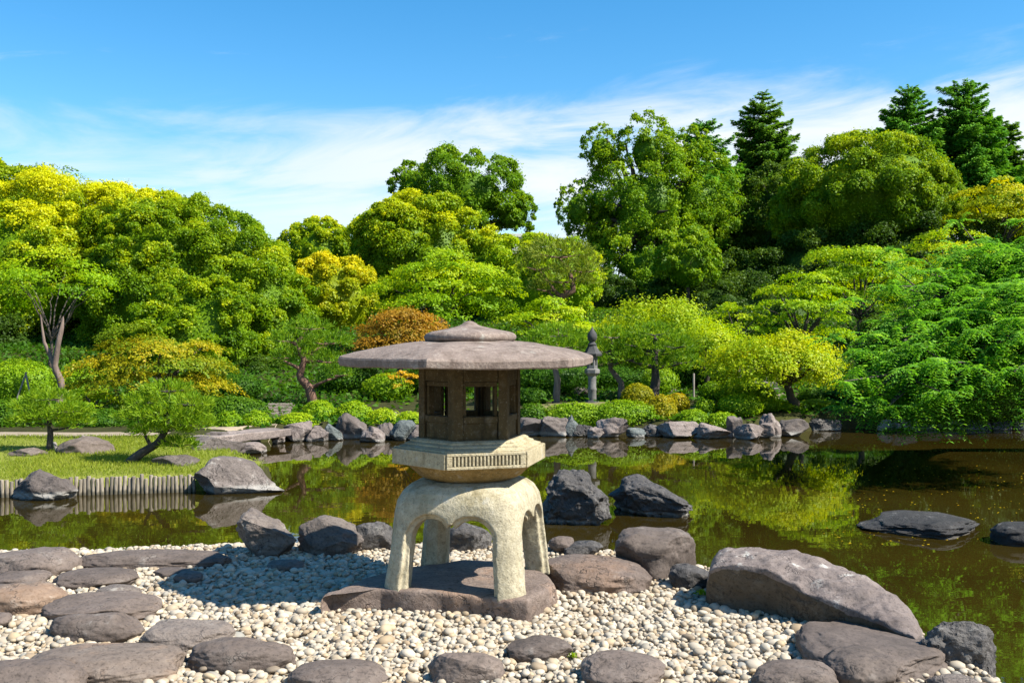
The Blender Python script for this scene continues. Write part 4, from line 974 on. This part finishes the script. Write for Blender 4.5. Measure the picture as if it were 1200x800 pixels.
broad('broad yellow green tree standing behind the lantern, left of the dark tall crown', (405, 572, 232, 390), 42, 'chinquapin', extra=[(420, 520, 240, 330, -1), (500, 640, 275, 380, -1)], yel=.28, tbase=.42)
broad('dark green tall crown standing alone against the sky above the lantern', (478, 612, 180, 278), 60, 'tall', extra=[(458, 510, 192, 245, 1), (575, 628, 225, 275, 0)], airy=.1, core=.6, yel=.14, tbase=.45, low=-.8, n1=60, rc=.24, nl=18, base_px=545)
broad('pale yellow green tree between the dark tall crown and the great airy tree', (572, 700, 276, 400), 39, 'maple', yel=.15, tbase=.5)
maple('wide spreading maple with tiered yellow green sprays behind the lantern roof', (440, 612, 292, 410), 31, 'maple', npad=44, base_px=500, nl=14)
broad('great airy tree towering right of centre', (690, 826, 165, 320), 48, 'tall', extra=[(668, 740, 200, 330, 1), (770, 862, 175, 300, 1), (690, 830, 270, 350, -1), (726, 790, 135, 220, 0), (682, 728, 148, 200, .5), (653, 700, 215, 275, 0), (786, 832, 150, 210, .5)], airy=.35, core=.5, yel=.18, tbase=.55, n1=64, rc=.2, nl=24, base_px=745, low=-.9, trunk_r=.42, fork=.5)
conifer('pointed dark cedar half hidden behind the great airy tree', 828, 140, 330, 70, 53, mat='fir', prof=.5, updir=.25)
conifer('dark narrow conifer alone on the skyline right of the great airy tree', 893, 106, 290, 62, 60, prof=.58, updir=.2, nlev=34)
broad('dusky tree below the narrow dark conifer', (856, 962, 192, 350), 51, 'dark', yel=.2, tbase=.55, core=.6)
broad('large rounded olive tree on the right skyline', (925, 1112, 166, 300), 46, 'olive', extra=[(1000, 1120, 195, 290, -1), (905, 1000, 200, 300, 1)], yel=.20, tbase=.46)
conifer('left of the two tall blue green firs on the right skyline', 1064, 100, 250, 60, 58, 'fir', updir=.3, prof=.52)
conifer('right and taller of the two blue green firs on the right skyline', 1128, 95, 250, 60, 58, 'fir', updir=.3, prof=.42)
conifer('shorter fir at the shoulder of the tallest fir', 1174, 140, 260, 42, 61, 'conifer', updir=.1, prof=.45)
conifer('fir cut by the right picture edge', 1212, 165, 270, 40, 60, 'conifer')
maple('golden tiered tree at the right edge below the firs', (1108, 1230, 206, 300), 43, 'golden', npad=36, tbase=.35, cover=1.2)
maple('yellow green maple in the middle of the right wood', (930, 1085, 268, 420), 32, 'maple', npad=46, tbase=.45, nl=14)
maple('grey twigged maple below the large rounded olive tree', (1045, 1185, 268, 370), 34, 'maple', npad=34, tbase=.6, cover=.85)
maple('bright maple with a dark hollow beneath, left of the overhanging tree', (880, 1000, 318, 425), 28, 'maple', npad=34, tbase=.42)
maple('small pale maple in front of the dusky shade right of centre', (822, 905, 345, 420), 28, 'maple', npad=24, tbase=.6, cover=.9)
broad('bushy green tree under the great airy tree on its right', (770, 842, 270, 350), 41, 'tall', yel=.15, tbase=.55, core=.6)
# dim understorey that closes the wood
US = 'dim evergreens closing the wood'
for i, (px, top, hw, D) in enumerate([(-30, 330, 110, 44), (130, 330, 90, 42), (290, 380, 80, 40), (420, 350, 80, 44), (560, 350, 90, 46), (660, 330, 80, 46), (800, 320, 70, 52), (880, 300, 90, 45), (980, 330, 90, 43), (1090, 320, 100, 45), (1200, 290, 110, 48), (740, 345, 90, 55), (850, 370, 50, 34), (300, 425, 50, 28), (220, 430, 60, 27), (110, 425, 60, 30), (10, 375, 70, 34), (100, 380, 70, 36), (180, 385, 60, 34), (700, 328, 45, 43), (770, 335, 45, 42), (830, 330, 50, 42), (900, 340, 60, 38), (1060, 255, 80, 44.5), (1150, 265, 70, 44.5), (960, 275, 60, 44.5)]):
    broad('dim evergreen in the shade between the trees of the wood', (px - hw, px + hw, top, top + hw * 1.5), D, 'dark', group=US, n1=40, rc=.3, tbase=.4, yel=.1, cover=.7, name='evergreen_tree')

# ---- nearer garden trees
maple('lacy light green maple over forked trunks at the left edge', (-25, 142, 290, 385), 23, 'maple', npad=30, base_px=62, tbase=.4, bark=BARK, nl=9, trunk_r=.05, cover=.6, pr=.26, thick=.12)
maple('orange tinged maple in tiers on the left bank', (92, 272, 378, 508), 20.5, 'orange', npad=40, tbase=.14, base_px=190, tvar=.16, yel=.18)
maple('small green yellow maple at the foot of the orange tinged maple', (60, 160, 455, 510), 19.5, 'maple', npad=16, tbase=.45)
maple('rust red maple just left of the lantern roof', (408, 526, 351, 445), 25, 'rust', pr=.36, thick=.12, npad=30, tbase=.42, base_px=470, tvar=.2)
maple('rust tinted low maple spray left beneath the lantern roof', (436, 496, 428, 462), 23.5, 'orange', npad=12, tbase=.75, base_px=470)
maple('yellow maple at the centre behind the round clipped pine', (690, 860, 350, 440), 27, 'limemaple', quant=.2, thick=.2, droop=.5, npad=44, tbase=.42, nl=10)
maple('yellow green maple spreading right of the far lantern pines', (780, 880, 372, 462), 25, 'limemaple', quant=.2, thick=.2, droop=.5, npad=28, tbase=.34)
maple('leafy green maple filling the gap under the olive topped pine', (590, 700, 350, 410), 29, 'maple', npad=24, tbase=.5)
maple('bright lime maple leaning over the water on the right', (836, 984, 384, 468), 21.4, 'limemaple', quant=.4, thick=.12, droop=.5, pr=.40, npad=38, base_px=938, tbase=.55, trunk_r=.12, nl=12)

pine('olive topped pine with red bent limbs behind the far lantern', [(655, 300, 42, 20), (632, 315, 26, 16), (682, 318, 26, 16), (660, 330, 36, 16), (640, 340, 20, 10)], 30, 'darkpine', [(652, 400), (650, 370), (655, 350), (672, 340), (668, 320)], .16)
pine('clipped pine with a domed green cushion right of the lantern roof', [(652, 394, 34, 12), (632, 404, 18, 10), (678, 406, 16, 10), (655, 408, 34, 10)], 22, 'pine', [(652, 468), (654, 445), (650, 425), (654, 408)], .09, bark=PALEBARK)
pine('round clipped pine standing on the mound at the centre of the far bank', [(768, 392, 28, 13), (745, 405, 24, 12), (792, 407, 24, 12), (768, 415, 40, 13), (736, 422, 18, 9), (800, 425, 20, 9), (770, 430, 36, 10)], 22.8, 'pine', [(765, 462), (769, 445), (768, 430), (768, 400)], .13, bark=BARK)
pine('slender clipped pine between the far lantern and the round clipped pine', [(717, 395, 24, 12), (708, 412, 20, 10), (730, 415, 20, 10), (718, 426, 24, 9)], 23.2, 'pine', [(729, 466), (727, 448), (716, 432), (718, 405)], .09, bark=PALEBARK)
pine('slanting red trunked pine on the left bank of the inlet', [(362, 385, 26, 12), (340, 400, 24, 11), (385, 402, 26, 12), (352, 415, 30, 10), (388, 424, 24, 10), (330, 420, 16, 9), (398, 440, 16, 8)], 22, 'pine', [(368, 470), (363, 455), (350, 440), (356, 422), (345, 402)], .12)
pine('rounded dwarf pine at the far left of the lawn', [(58, 468, 26, 9), (36, 480, 24, 9), (80, 482, 26, 9), (58, 490, 36, 9), (28, 496, 18, 7), (92, 497, 18, 7)], 15.2, 'pine', [(59, 526), (60, 508), (58, 490), (58, 474)], .055, leafpx=8.5, cover=1.5, tbase=.72, bark=BARK, name='dwarf_pine')
pine('leaning dwarf pine over the lawn edge by the split rock', [(198, 458, 28, 9), (175, 472, 28, 10), (222, 474, 24, 10), (198, 486, 44, 11), (160, 490, 22, 8), (225, 498, 26, 9), (190, 505, 34, 8), (208, 522, 22, 7)], 13.9, 'pine', [(150, 541), (165, 532), (185, 520), (196, 500), (196, 475)], .075, leafpx=8.5, cover=1.5, tbase=.72, bark=BARK, name='dwarf_pine')

# overhanging tree on the right, rooted on the right bank
def overhang():
    rng = np.random.default_rng(77); base = np.array([9.3, 17.4, gz(10.6, 17.4)]); base[0] = 10.6
    tb = Tubes(); fork = np.array([9.4, 16.5, 1.3]); tb.add(wig(base - UP * .3, fork, 7, .03, rng), np.linspace(.32, .22, 7), 10)
    arms = [(1040, 410, 14.2), (1028, 455, 13.4), (1075, 352, 15), (1130, 315, 15.5), (1205, 304, 15), (1080, 420, 13.6), (1140, 390, 13.8), (1045, 472, 13.2), (1190, 400, 13.4), (1120, 448, 13), (1205, 450, 13), (1250, 380, 14), (1170, 350, 14.5), (1090, 465, 13.6)]
    pos, nn, tt, TT = [], [], [], []; s = 5.0 * 13.5 / F; cores = []
    for ai, (px, py, D) in enumerate(arms):
        tip = P(px, py, D); mid = fork * .45 + tip * .55 + UP * .55; p = np.concatenate([wig(fork, mid, 4, .03, rng)[:-1], wig(mid, tip, 5, .03, rng)]); tb.add(p, np.linspace(.10, .02, len(p)), 7)
        for k in range(62):
            c = (p[4] * rng.uniform(0, .6) + tip * 1.0); c = mid + (tip - mid) * rng.uniform(.2, 1.05) + rng.normal(size=3) * np.array([.34, .4, .26]); dv = nrm((tip - fork) * np.array([1, 1, .3]) + rng.normal(size=3) * .8)
            tb.add(np.stack([mid + (tip - mid) * rng.uniform(.3, .9), c]), [.018, .006], 5) if k % 3 == 0 else None
            # a spray: several arching leaf stalks, leaflets hanging in two rows
            for q in range(11):
                a = rng.uniform(0, 6.28); h = nrm(np.array([math.cos(a), math.sin(a), .25]) + dv * .25 + rng.normal(size=3) * .25); ln = rng.uniform(.12, .44); m = int(5 + ln * 14); dr = rng.uniform(.25, 1.1); u = np.linspace(.12, 1, m)
                st = c + h * (u * ln)[:, None] - UP * (u ** 2 * ln * dr)[:, None]; sd = nrm(np.cross(h, UP)); v0 = rng.normal() * .16
                for sgn in (-1, 1):
                    ld = nrm(sd * sgn * .9 + h * .35 - UP * .45 + rng.normal(size=(m, 3)) * .15); pos.append(st + ld * s * .55); TT.append(ld); nn.append(nrm(np.cross(ld, h) * sgn * np.sign(np.cross(sd, h)[2] or 1) + UP * .8 + rng.normal(size=(m, 3)) * .2)); tt.append(.5 + v0 + rng.normal(size=m) * .1)
    C = np.concatenate(pos); T = np.concatenate(TT); N_ = np.concatenate(nn); N_ = nrm(N_ - (N_ * T).sum(1, keepdims=True) * T); t_ = np.concatenate(tt)
    keep = C[:, 2] > -.32; C, T, N_, t_ = C[keep], T[keep], N_[keep], t_[keep]
    L = s * rng.uniform(.85, 1.3, len(C))
    # shaded inner foliage
    tree_out('overhanging_tree', 'dense green tree with drooping feathery sprays overhanging the pond on the right', base, tb.mesh('trunk', BARK), (C, N_, L, L * .42, t_, None), LM['walnut'], BARK, rng, None, T=T)
overhang()
# trees on the right bank behind the overhanging one
broad('dark green tree behind the overhanging tree on the right bank', (1010, 1260, 330, 510), 21.5, 'dark', n1=40, tbase=.5, group='trees of the garden wood')

# ---- bushes
B = lambda label, box, D, mat, **k: bush(label, box, D, mat, **k)
B('long clipped azalea hedge above the far shore rocks', (636, 472, 712, 503), 20.15, 'azalea', name='azalea_hedge', dep=.35, ragged=.08)
B('leafy hedge end spilling over the rocks near the golden bushes', (690, 470, 768, 506), 20.15, 'azalea', name='azalea_hedge', dep=.45, ragged=.10, tbase=.42)
B('round deep green bush right of the lantern firebox', (606, 473, 642, 505), 20.2, 'darkbush', tbase=.7)
B('dark green bush behind the round deep green one, beside the dry mound', (604, 454, 643, 476), 22.0, 'darkbush', tbase=.6)
B('round bush with reddish new leaves at the foot of the round clipped pine', (730, 450, 765, 471), 21.8, 'goldbush', tbase=.35)
B('golden clipped bush, larger of the golden pair', (757, 464, 793, 498), 20.3, 'goldbush', tbase=.5)
B('golden clipped bush behind the larger golden one', (778, 461, 808, 484), 21.2, 'goldbush', tbase=.62)
B('green ball bush just right of the golden pair', (815, 468, 839, 489), 20.9, 'azalea')
B('low spreading green bush under the green ball bush', (790, 480, 832, 502), 20.0, 'azalea', tbase=.4)
B('low bush above the whale backed rock', (826, 483, 866, 503), 19.95, 'azalea', tbase=.5)
B('yellow green bush between ball bush and the shore slope', (838, 469, 866, 490), 21.0, 'goldbush', tbase=.35)
B('broad bright bush on the slope right of the yellow green bush', (844, 462, 892, 498), 20.8, 'azalea', tbase=.6)
B('green bush above the standing stone', (872, 466, 914, 498), 21.4, 'azalea', tbase=.4)
B('pale green bush higher on the slope left of the log steps', (840, 444, 886, 474), 23.0, 'azalea', tbase=.65)
B('dark round bush on the slope behind the pale green bush', (822, 447, 850, 468), 23.5, 'azalea', tbase=.3)
B('pale bush near the top of the slope beside the log steps', (862, 441, 884, 456), 24.5, 'azalea', tbase=.75)
B('bush on the slope just below the log steps', (870, 450, 908, 474), 22.6, 'azalea', tbase=.55)
B('low fresh green bush beside the leaning lime maple trunk', (899, 470, 941, 497), 21.6, 'azalea', tbase=.55)
B('dark green round bush right of the leaning lime maple trunk', (936, 455, 964, 474), 22.8, 'darkbush', tbase=.7)
B('yellow green ground shrub beneath the lime maple', (935, 468, 985, 495), 22.2, 'azalea', tbase=.5)
B('dark shrub under the right wood beside the overhanging tree', (960, 452, 1010, 495), 23.5, 'darkbush', ragged=.15)
B('bright clipped dome bush above the big dark shore block', (392, 470, 436, 500), 19.95, 'azalea', tbase=.55)
B('clipped bush behind the first grey shore rocks', (352, 470, 394, 492), 20.0, 'azalea', tbase=.5)
B('low yellow green bush right of the stone bridge', (322, 485, 372, 512), 19.35, 'azalea', tbase=.7, ragged=.1)
B('loose bright azalea left of the lantern firebox', (430, 480, 468, 505), 19.9, 'azalea', tbase=.75, ragged=.12)
B('bright azalea half hidden behind the lantern firebox', (460, 483, 500, 503), 20.0, 'azalea', tbase=.65, ragged=.1)
B('long low hedge left of the sandy path', (230, 465, 312, 502), 19.8, 'darkbush', name='azalea_hedge', tbase=.75, dep=.5)
B('round bush at the path end of the long low hedge', (282, 482, 316, 502), 18.9, 'azalea', tbase=.5)
B('round light bush beside the orange tinged maple foot', (252, 482, 284, 502), 18.7, 'azalea', tbase=.4)
B('low dark shrub on the bank behind the dwarf pines', (86, 480, 150, 516), 18.9, 'darkbush', tbase=.6, ragged=.12)
B('clipped shrub at the left edge behind the dwarf pine', (-20, 470, 40, 516), 19.0, 'darkbush', tbase=.75, ragged=.1)
B('broad light hedge in front of the forked left trunks', (-15, 424, 60, 470), 22.5, 'azalea', name='azalea_hedge', tbase=.45, ragged=.1)
B('light leafy shrub under the huge rounded green tree', (70, 428, 120, 470), 23.0, 'azalea', tbase=.4, ragged=.15)
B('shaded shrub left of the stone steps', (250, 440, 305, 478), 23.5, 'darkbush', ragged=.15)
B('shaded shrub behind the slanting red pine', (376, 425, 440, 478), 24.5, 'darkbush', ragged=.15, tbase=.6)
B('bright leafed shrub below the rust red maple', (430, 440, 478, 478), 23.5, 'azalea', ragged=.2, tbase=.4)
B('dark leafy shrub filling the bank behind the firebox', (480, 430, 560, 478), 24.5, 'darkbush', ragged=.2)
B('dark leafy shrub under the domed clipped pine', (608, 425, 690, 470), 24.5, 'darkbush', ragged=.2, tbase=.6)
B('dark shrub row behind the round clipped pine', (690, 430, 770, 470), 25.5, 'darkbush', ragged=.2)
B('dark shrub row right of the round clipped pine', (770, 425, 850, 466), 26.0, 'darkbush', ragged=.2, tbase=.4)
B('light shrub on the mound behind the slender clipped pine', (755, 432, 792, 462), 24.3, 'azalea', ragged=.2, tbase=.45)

# ---- ground cover and lawn blades
def scatter(name, label, mat, n, region, size, up, seed, cat, leaf=True):
    rng = np.random.default_rng(seed); x0, x1, y0, y1 = region; x = rng.uniform(x0, x1, n); y = rng.uniform(y0, y1, n)
    k = (sdf(FAR, x, y) > .06) & ~(leaf & (y > 20.2) & (y < 22.9) & (x > -3.4) & (x < 6.0) & (rng.random(n) < .93)); x, y = x[k], y[k]; z = heights(x, y); n = len(x)
    dens = vnoise(np.stack([x * .8, y * .8, 0 * x], -1), seed); L = size * rng.uniform(.6, 1.4, n)
    if leaf:
        pos = np.stack([x, y, z + rng.uniform(.01, .12, n)], -1); N_ = nrm(UP + rng.normal(size=(n, 3)) * .6); me = quads(pos, N_, L, L * .6, .5 + .25 * dens + rng.normal(size=n) * .12, mat, name, rng)
    else:
        kp = rng.random(n) < np.clip(.75 + .9 * dens, .12, 1); x, y, z, dens, L = x[kp], y[kp], z[kp], dens[kp], L[kp]; n = len(x); T = nrm(UP + rng.normal(size=(n, 3)) * .35); pos = np.stack([x, y, z], -1) + T * (L * .45)[:, None]; N_ = nrm(np.cross(T, rng.normal(size=(n, 3)))); me = quads(pos, N_, L, .008, .5 + .25 * dens + rng.normal(size=n) * .15, mat, name, rng, T=T)
    return tag(link(name, me), label, cat, kind='stuff')
scatter('lawn_grass', 'short sunlit grass of the lawn on the left of the pond', LM['grass'], 60000, (-9.5, -3.1, 12.2, 17.0), .05, 1, 5, 'grass', leaf=False)
scatter('ground_cover', 'low leafy ground cover under the trees of the far bank', LM['darkbush'], 190000, (-24, 24, 18.4, 50), .13, 1, 6, 'ground cover')

def weed(px, py, hpx, label):
    _seed[0] += 1; rng = np.random.default_rng(_seed[0]); c = on_ground(px, py); n = 40; L = hpx / F * c[1]
    T = nrm(UP * .7 + rng.normal(size=(n, 3)) * .5); T[:, 2] = np.abs(T[:, 2]); pos = T * L * .45 + rng.normal(size=(n, 3)) * np.array([L * .25, L * .2, 0]); N_ = nrm(np.cross(T, rng.normal(size=(n, 3))))
    tag(link('weed_tuft', quads(pos, N_, L * .9, L * .2, .5 + rng.normal(size=n) * .15, LM['azalea'], 'weed_tuft', rng, T=T), None, c), label, 'weed')
def specks():
    rng = np.random.default_rng(12); n = 260; px = rng.uniform(960, 1230, n); py = rng.uniform(545, 640, n); Y = (EYE - WATER) * F / (py - HZ); pos = np.stack([(px - 600) / F * Y, Y, np.full(n, WATER + .004)], -1)
    L = rng.uniform(.012, .035, n); N_ = nrm(UP + rng.normal(size=(n, 3)) * .05)
    tag(link('floating_petals', quads(pos, N_, L, L * .7, rng.uniform(.6, 1, n), LM['goldbush'], 'floating_petals', rng)), 'tiny pale petals and leaves floating on the shaded right side of the pond', 'petals', kind='stuff')
specks()
weed(652, 660, 9, 'small green weed between the pebbles behind the right lantern leg')
weed(822, 697, 8, 'small weed in the pebbles by the left foot of the great streaked boulder')
weed(672, 771, 8, 'tiny weed beside the small smooth dark stone below the slab')
# ------------------------------------------------------------------ garden furniture
# log stakes
def stakes():
    rng = np.random.default_rng(4); bm = bmesh.new(); loft(bm, [circ(R, z, 10) for R, z in [(.024, -.35), (.0245, .0), (.0245, .205), (.021, .213)]]); me = bm_mesh('log_stake', bm, STAKE, False); autosmooth(me, 50)
    pl = np.array([(-7.2, 12.13), (-6.3, 12.25), (-4.05, 12.70)]); seg = np.linalg.norm(np.diff(pl, axis=0), axis=1); tot = seg.sum(); cs = np.concatenate([[0], np.cumsum(seg)]) / tot; n = int(tot / .0515)
    first = None
    for i in range(n):
        t = i / (n - 1); x = np.interp(t, cs, pl[:, 0]); y = np.interp(t, cs, pl[:, 1]) - .03
        o = first.copy() if first else bpy.data.objects.new('log_stake', me); COL.objects.link(o); first = first or o
        o.location = (x, y + rng.normal() * .004, WATER + rng.normal() * .012); o.rotation_euler = (rng.normal() * .03, rng.normal() * .035, rng.uniform(0, 6.28)); s_ = rng.uniform(.92, 1.06); o.scale = (s_, s_, 1)
        tag(o, 'weathered round log stake in the row edging the lawn at the water', 'stake', 'log stakes edging the lawn')
stakes()
def post(px, y0, y1, D, r, label, name='wooden_peg', cat='post', lean=(0, 0)):
    a = P(px, y1, D); h = (y1 - y0) / F * D; bm = bmesh.new(); loft(bm, [circ(R, z, 10) for R, z in [(r, -.15), (r, h - r * .4), (r * .7, h)]])
    for v in bm.verts: v.co.x += lean[0] * max(v.co.z, 0); v.co.y += lean[1] * max(v.co.z, 0)
    me = bm_mesh(name, bm, POLE); autosmooth(me, 50); g = gz(a[0], D); return tag(link(name, me, None, (a[0], D, min(a[2], g + .02))), label, cat)
post(97, 510, 519, 16.6, .03, 'short wooden peg by the path behind the left dwarf pine')
post(69, 512, 522, 15.0, .025, 'leaning peg propping the left dwarf pine', lean=(-.6, 0))
post(100, 509, 517, 17.1, .03, 'short wooden peg at the lawn edge left of the long low rock')
post(106, 510, 518, 17.0, .03, 'second short peg beside the lawn path')
post(463, 477, 484, 20.5, .03, 'small peg on the dry bank left of the firebox')
post(479, 477, 484, 20.6, .03, 'small peg on the dry bank touching the firebox edge')
post(813, 432, 462, 23.4, .025, 'slim pale stake supporting the maple right of the round clipped pine', name='tree_stake')
post(876, 422, 452, 25.0, .03, 'slanting pole at the head of the log steps', name='tree_stake', lean=(-.2, 0))
def tripod():
    c = P(30, 448, 21.8); c[2] = gz(c[0], 21.8); r = empty('tree_support', c); tag(r, 'grey pole tripod supporting a young tree at the left edge', 'tree support')
    for k, (dx, dy) in enumerate(((-.3, 0), (.22, -.1), (.02, .3))):
        tb = Tubes(); tb.add([(dx, dy, -.1), (dx * -.05, dy * -.05, .75)], [.02, .018], 8); link('pole', tb.mesh('pole', POLE), r)
tripod()
# the dead leaning stem left of the huge tree
def snag():
    rng = np.random.default_rng(6); pts = np.array([P(a, b, 21.5) for a, b in ((66, 462), (70, 448), (63, 428), (68, 405), (72, 385), (74, 371))]); g = gz(pts[0, 0], 21.5); pts[0, 2] = g - .1
    t = np.linspace(0, 1, 18); s_ = np.linspace(0, 1, 6); f = np.stack([np.interp(t, s_, pts[:, i]) for i in range(3)], -1); f += np.stack([vnoise(f * 2, 3 + i) for i in range(3)], -1) * .05
    tb = Tubes(); tb.add(f, np.concatenate([np.linspace(.085, .05, 14), [.042, .034, .024, .008]]), 10); tb.add(np.array([f[7], f[7] + [-.25, .05, .5], f[7] + [-.35, .1, 1.1]]), [.055, .035, .010], 8)
    org = pts[0] + UP * .1; me = tb.mesh('dead_tree', PALEBARK); co = np.empty(len(me.vertices) * 3, np.float32); me.vertices.foreach_get('co', co); me.vertices.foreach_set('co', (co.reshape(-1, 3) - org).astype(np.float32).ravel()); me.update()
    tag(link('dead_tree', me, None, org), 'crooked pale bare stem on the bank under the lacy left maple', 'tree')
snag()
# far stone lantern
def far_lantern():
    D = 21.6; c = P(694, 477, D); c[2] = gz(c[0], D) - .13; r = empty('tall_stone_lantern', c); tag(r, 'tall dark stone lantern with an onion finial on the far bank', 'stone lantern'); k = D / F
    def part(name, prof, n=6, z0=0):
        bm = bmesh.new(); loft(bm, [[Vector((R * k * math.sin(2 * math.pi * (i + .3) / n), -R * k * math.cos(2 * math.pi * (i + .3) / n), z * k)) for i in range(n)] for R, z in prof]); me = bm_mesh(name, bm, FARDK if name in ('roof', 'finial', 'base') else FARST); autosmooth(me, 35); return link(name, me, r)
    part('base', [(11, -4), (11, 4), (8.5, 7), (6.5, 9)]); part('shaft', [(5, 8), (4.7, 20), (5.2, 21), (5.2, 23), (4.6, 24), (4.8, 38)], 14); part('platform', [(5, 37), (9, 41), (9, 45), (6.5, 46.5)])
    bm = bmesh.new(); n = 6
    fb = [(6.2, 46), (6.2, 61)]
    for i in range(6):
        a = 2 * math.pi * (i + .3) / 6; b = 2 * math.pi * (i + 1.3) / 6; pa = Vector((6.2 * k * math.sin(a), -6.2 * k * math.cos(a), 0)); pb_ = Vector((6.2 * k * math.sin(b), -6.2 * k * math.cos(b), 0)); nn = ((pa + pb_) / 2).normalized()
        for u0, u1, z0, z1 in ((0, .28, 46, 61), (.72, 1, 46, 61), (.28, .72, 46, 50), (.28, .72, 57, 61)):
            vs = []
            for z in (z0, z1):
                for u, o_ in ((u0, -.03), (u1, -.03), (u1, 0), (u0, 0)): p = pa.lerp(pb_, u) + nn * o_; vs.append(bm.verts.new((p.x, p.y, z * k)))
            for f in ((0, 1, 2, 3), (4, 5, 6, 7), (0, 1, 5, 4), (1, 2, 6, 5), (2, 3, 7, 6), (3, 0, 4, 7)): bm.faces.new([vs[q] for q in f])
    link('firebox', bm_mesh('firebox', bm, FARST), r)
    part('roof', [(4, 60.5), (11, 61), (12, 63.5), (9, 66), (6.5, 70), (5, 73)]); part('finial', [(4.6, 72.5), (5.4, 74.5), (3.6, 76.5), (3.2, 77.5), (5.2, 80), (6.0, 83.5), (5.2, 87), (3, 90), (1.2, 93), (.3, 96)], 16)
far_lantern()
# stone steps and log steps
def steps(name, label, pts, wid, rise, run, n, ang, mat, cat='steps'):
    o = empty(name, pts); tag(o, label, cat)
    for i in range(n):
        bm = bmesh.new(); bmesh.ops.create_cube(bm, size=1)
        for v in bm.verts: v.co = Vector((v.co.x * wid * (1 - .04 * (i % 2)), v.co.y * run * 1.15, v.co.z * .3))
        bmesh.ops.bevel(bm, geom=bm.edges[:], offset=.02, segments=2, affect='EDGES'); me = bm_mesh('step', bm, mat); s_ = link('step', me, o); s_.location = (math.sin(ang) * run * i + .03 * math.sin(i * 3), math.cos(ang) * run * i, rise * i - .06)
        s_.rotation_euler.z = -ang
a_ = P(323, 492, 20.3)
steps('stone_steps', 'rough stone steps climbing into the shade left of the slanting pine', (a_[0], 20.2, gz(a_[0], 20.2)), .6, .03, .45, 4, -.15, STEP)
b_ = P(890, 462, 24.6)
steps('log_steps', 'weathered log steps climbing the right bank behind the bushes', (b_[0], 24.6, gz(b_[0], 24.6)), .95, .12, .4, 5, .15, POLE)

# pale building glimpsed between the trees
def building():
    D = 160; a = P(560, 272, D); c = np.array([P(618, 300, D)[0], D, 4.0]); r = empty('distant_building', c); tag(r, 'pale distant building glimpsed over the trees behind the lantern roof', 'building'); top = P(0, 281, D)[2] - 4.0
    bm = bmesh.new(); bmesh.ops.create_cube(bm, size=1)
    for v in bm.verts: v.co = Vector((v.co.x * 6, v.co.y * 9, (v.co.z + .5) * top))
    link('wall', bm_mesh('wall', bm, WALL), r)
    for zl in range(1, int(top // 3.2)):
        for k in range(2):
            bm = bmesh.new(); bmesh.ops.create_cube(bm, size=1)
            for v in bm.verts: v.co = Vector((v.co.x * 1.3 - 1.1 + k * 2.2, v.co.y * .1 - 4.52, v.co.z * 1.5 + zl * 3.2))
            link('window', bm_mesh('window', bm, GLASS), r)
    bm = bmesh.new(); bmesh.ops.create_cube(bm, size=1)
    for v in bm.verts: v.co = Vector((v.co.x * 6.4, v.co.y * 9.4, v.co.z * .5 + top + .25))
    link('roof', bm_mesh('roof', bm, WALL), r)
building()
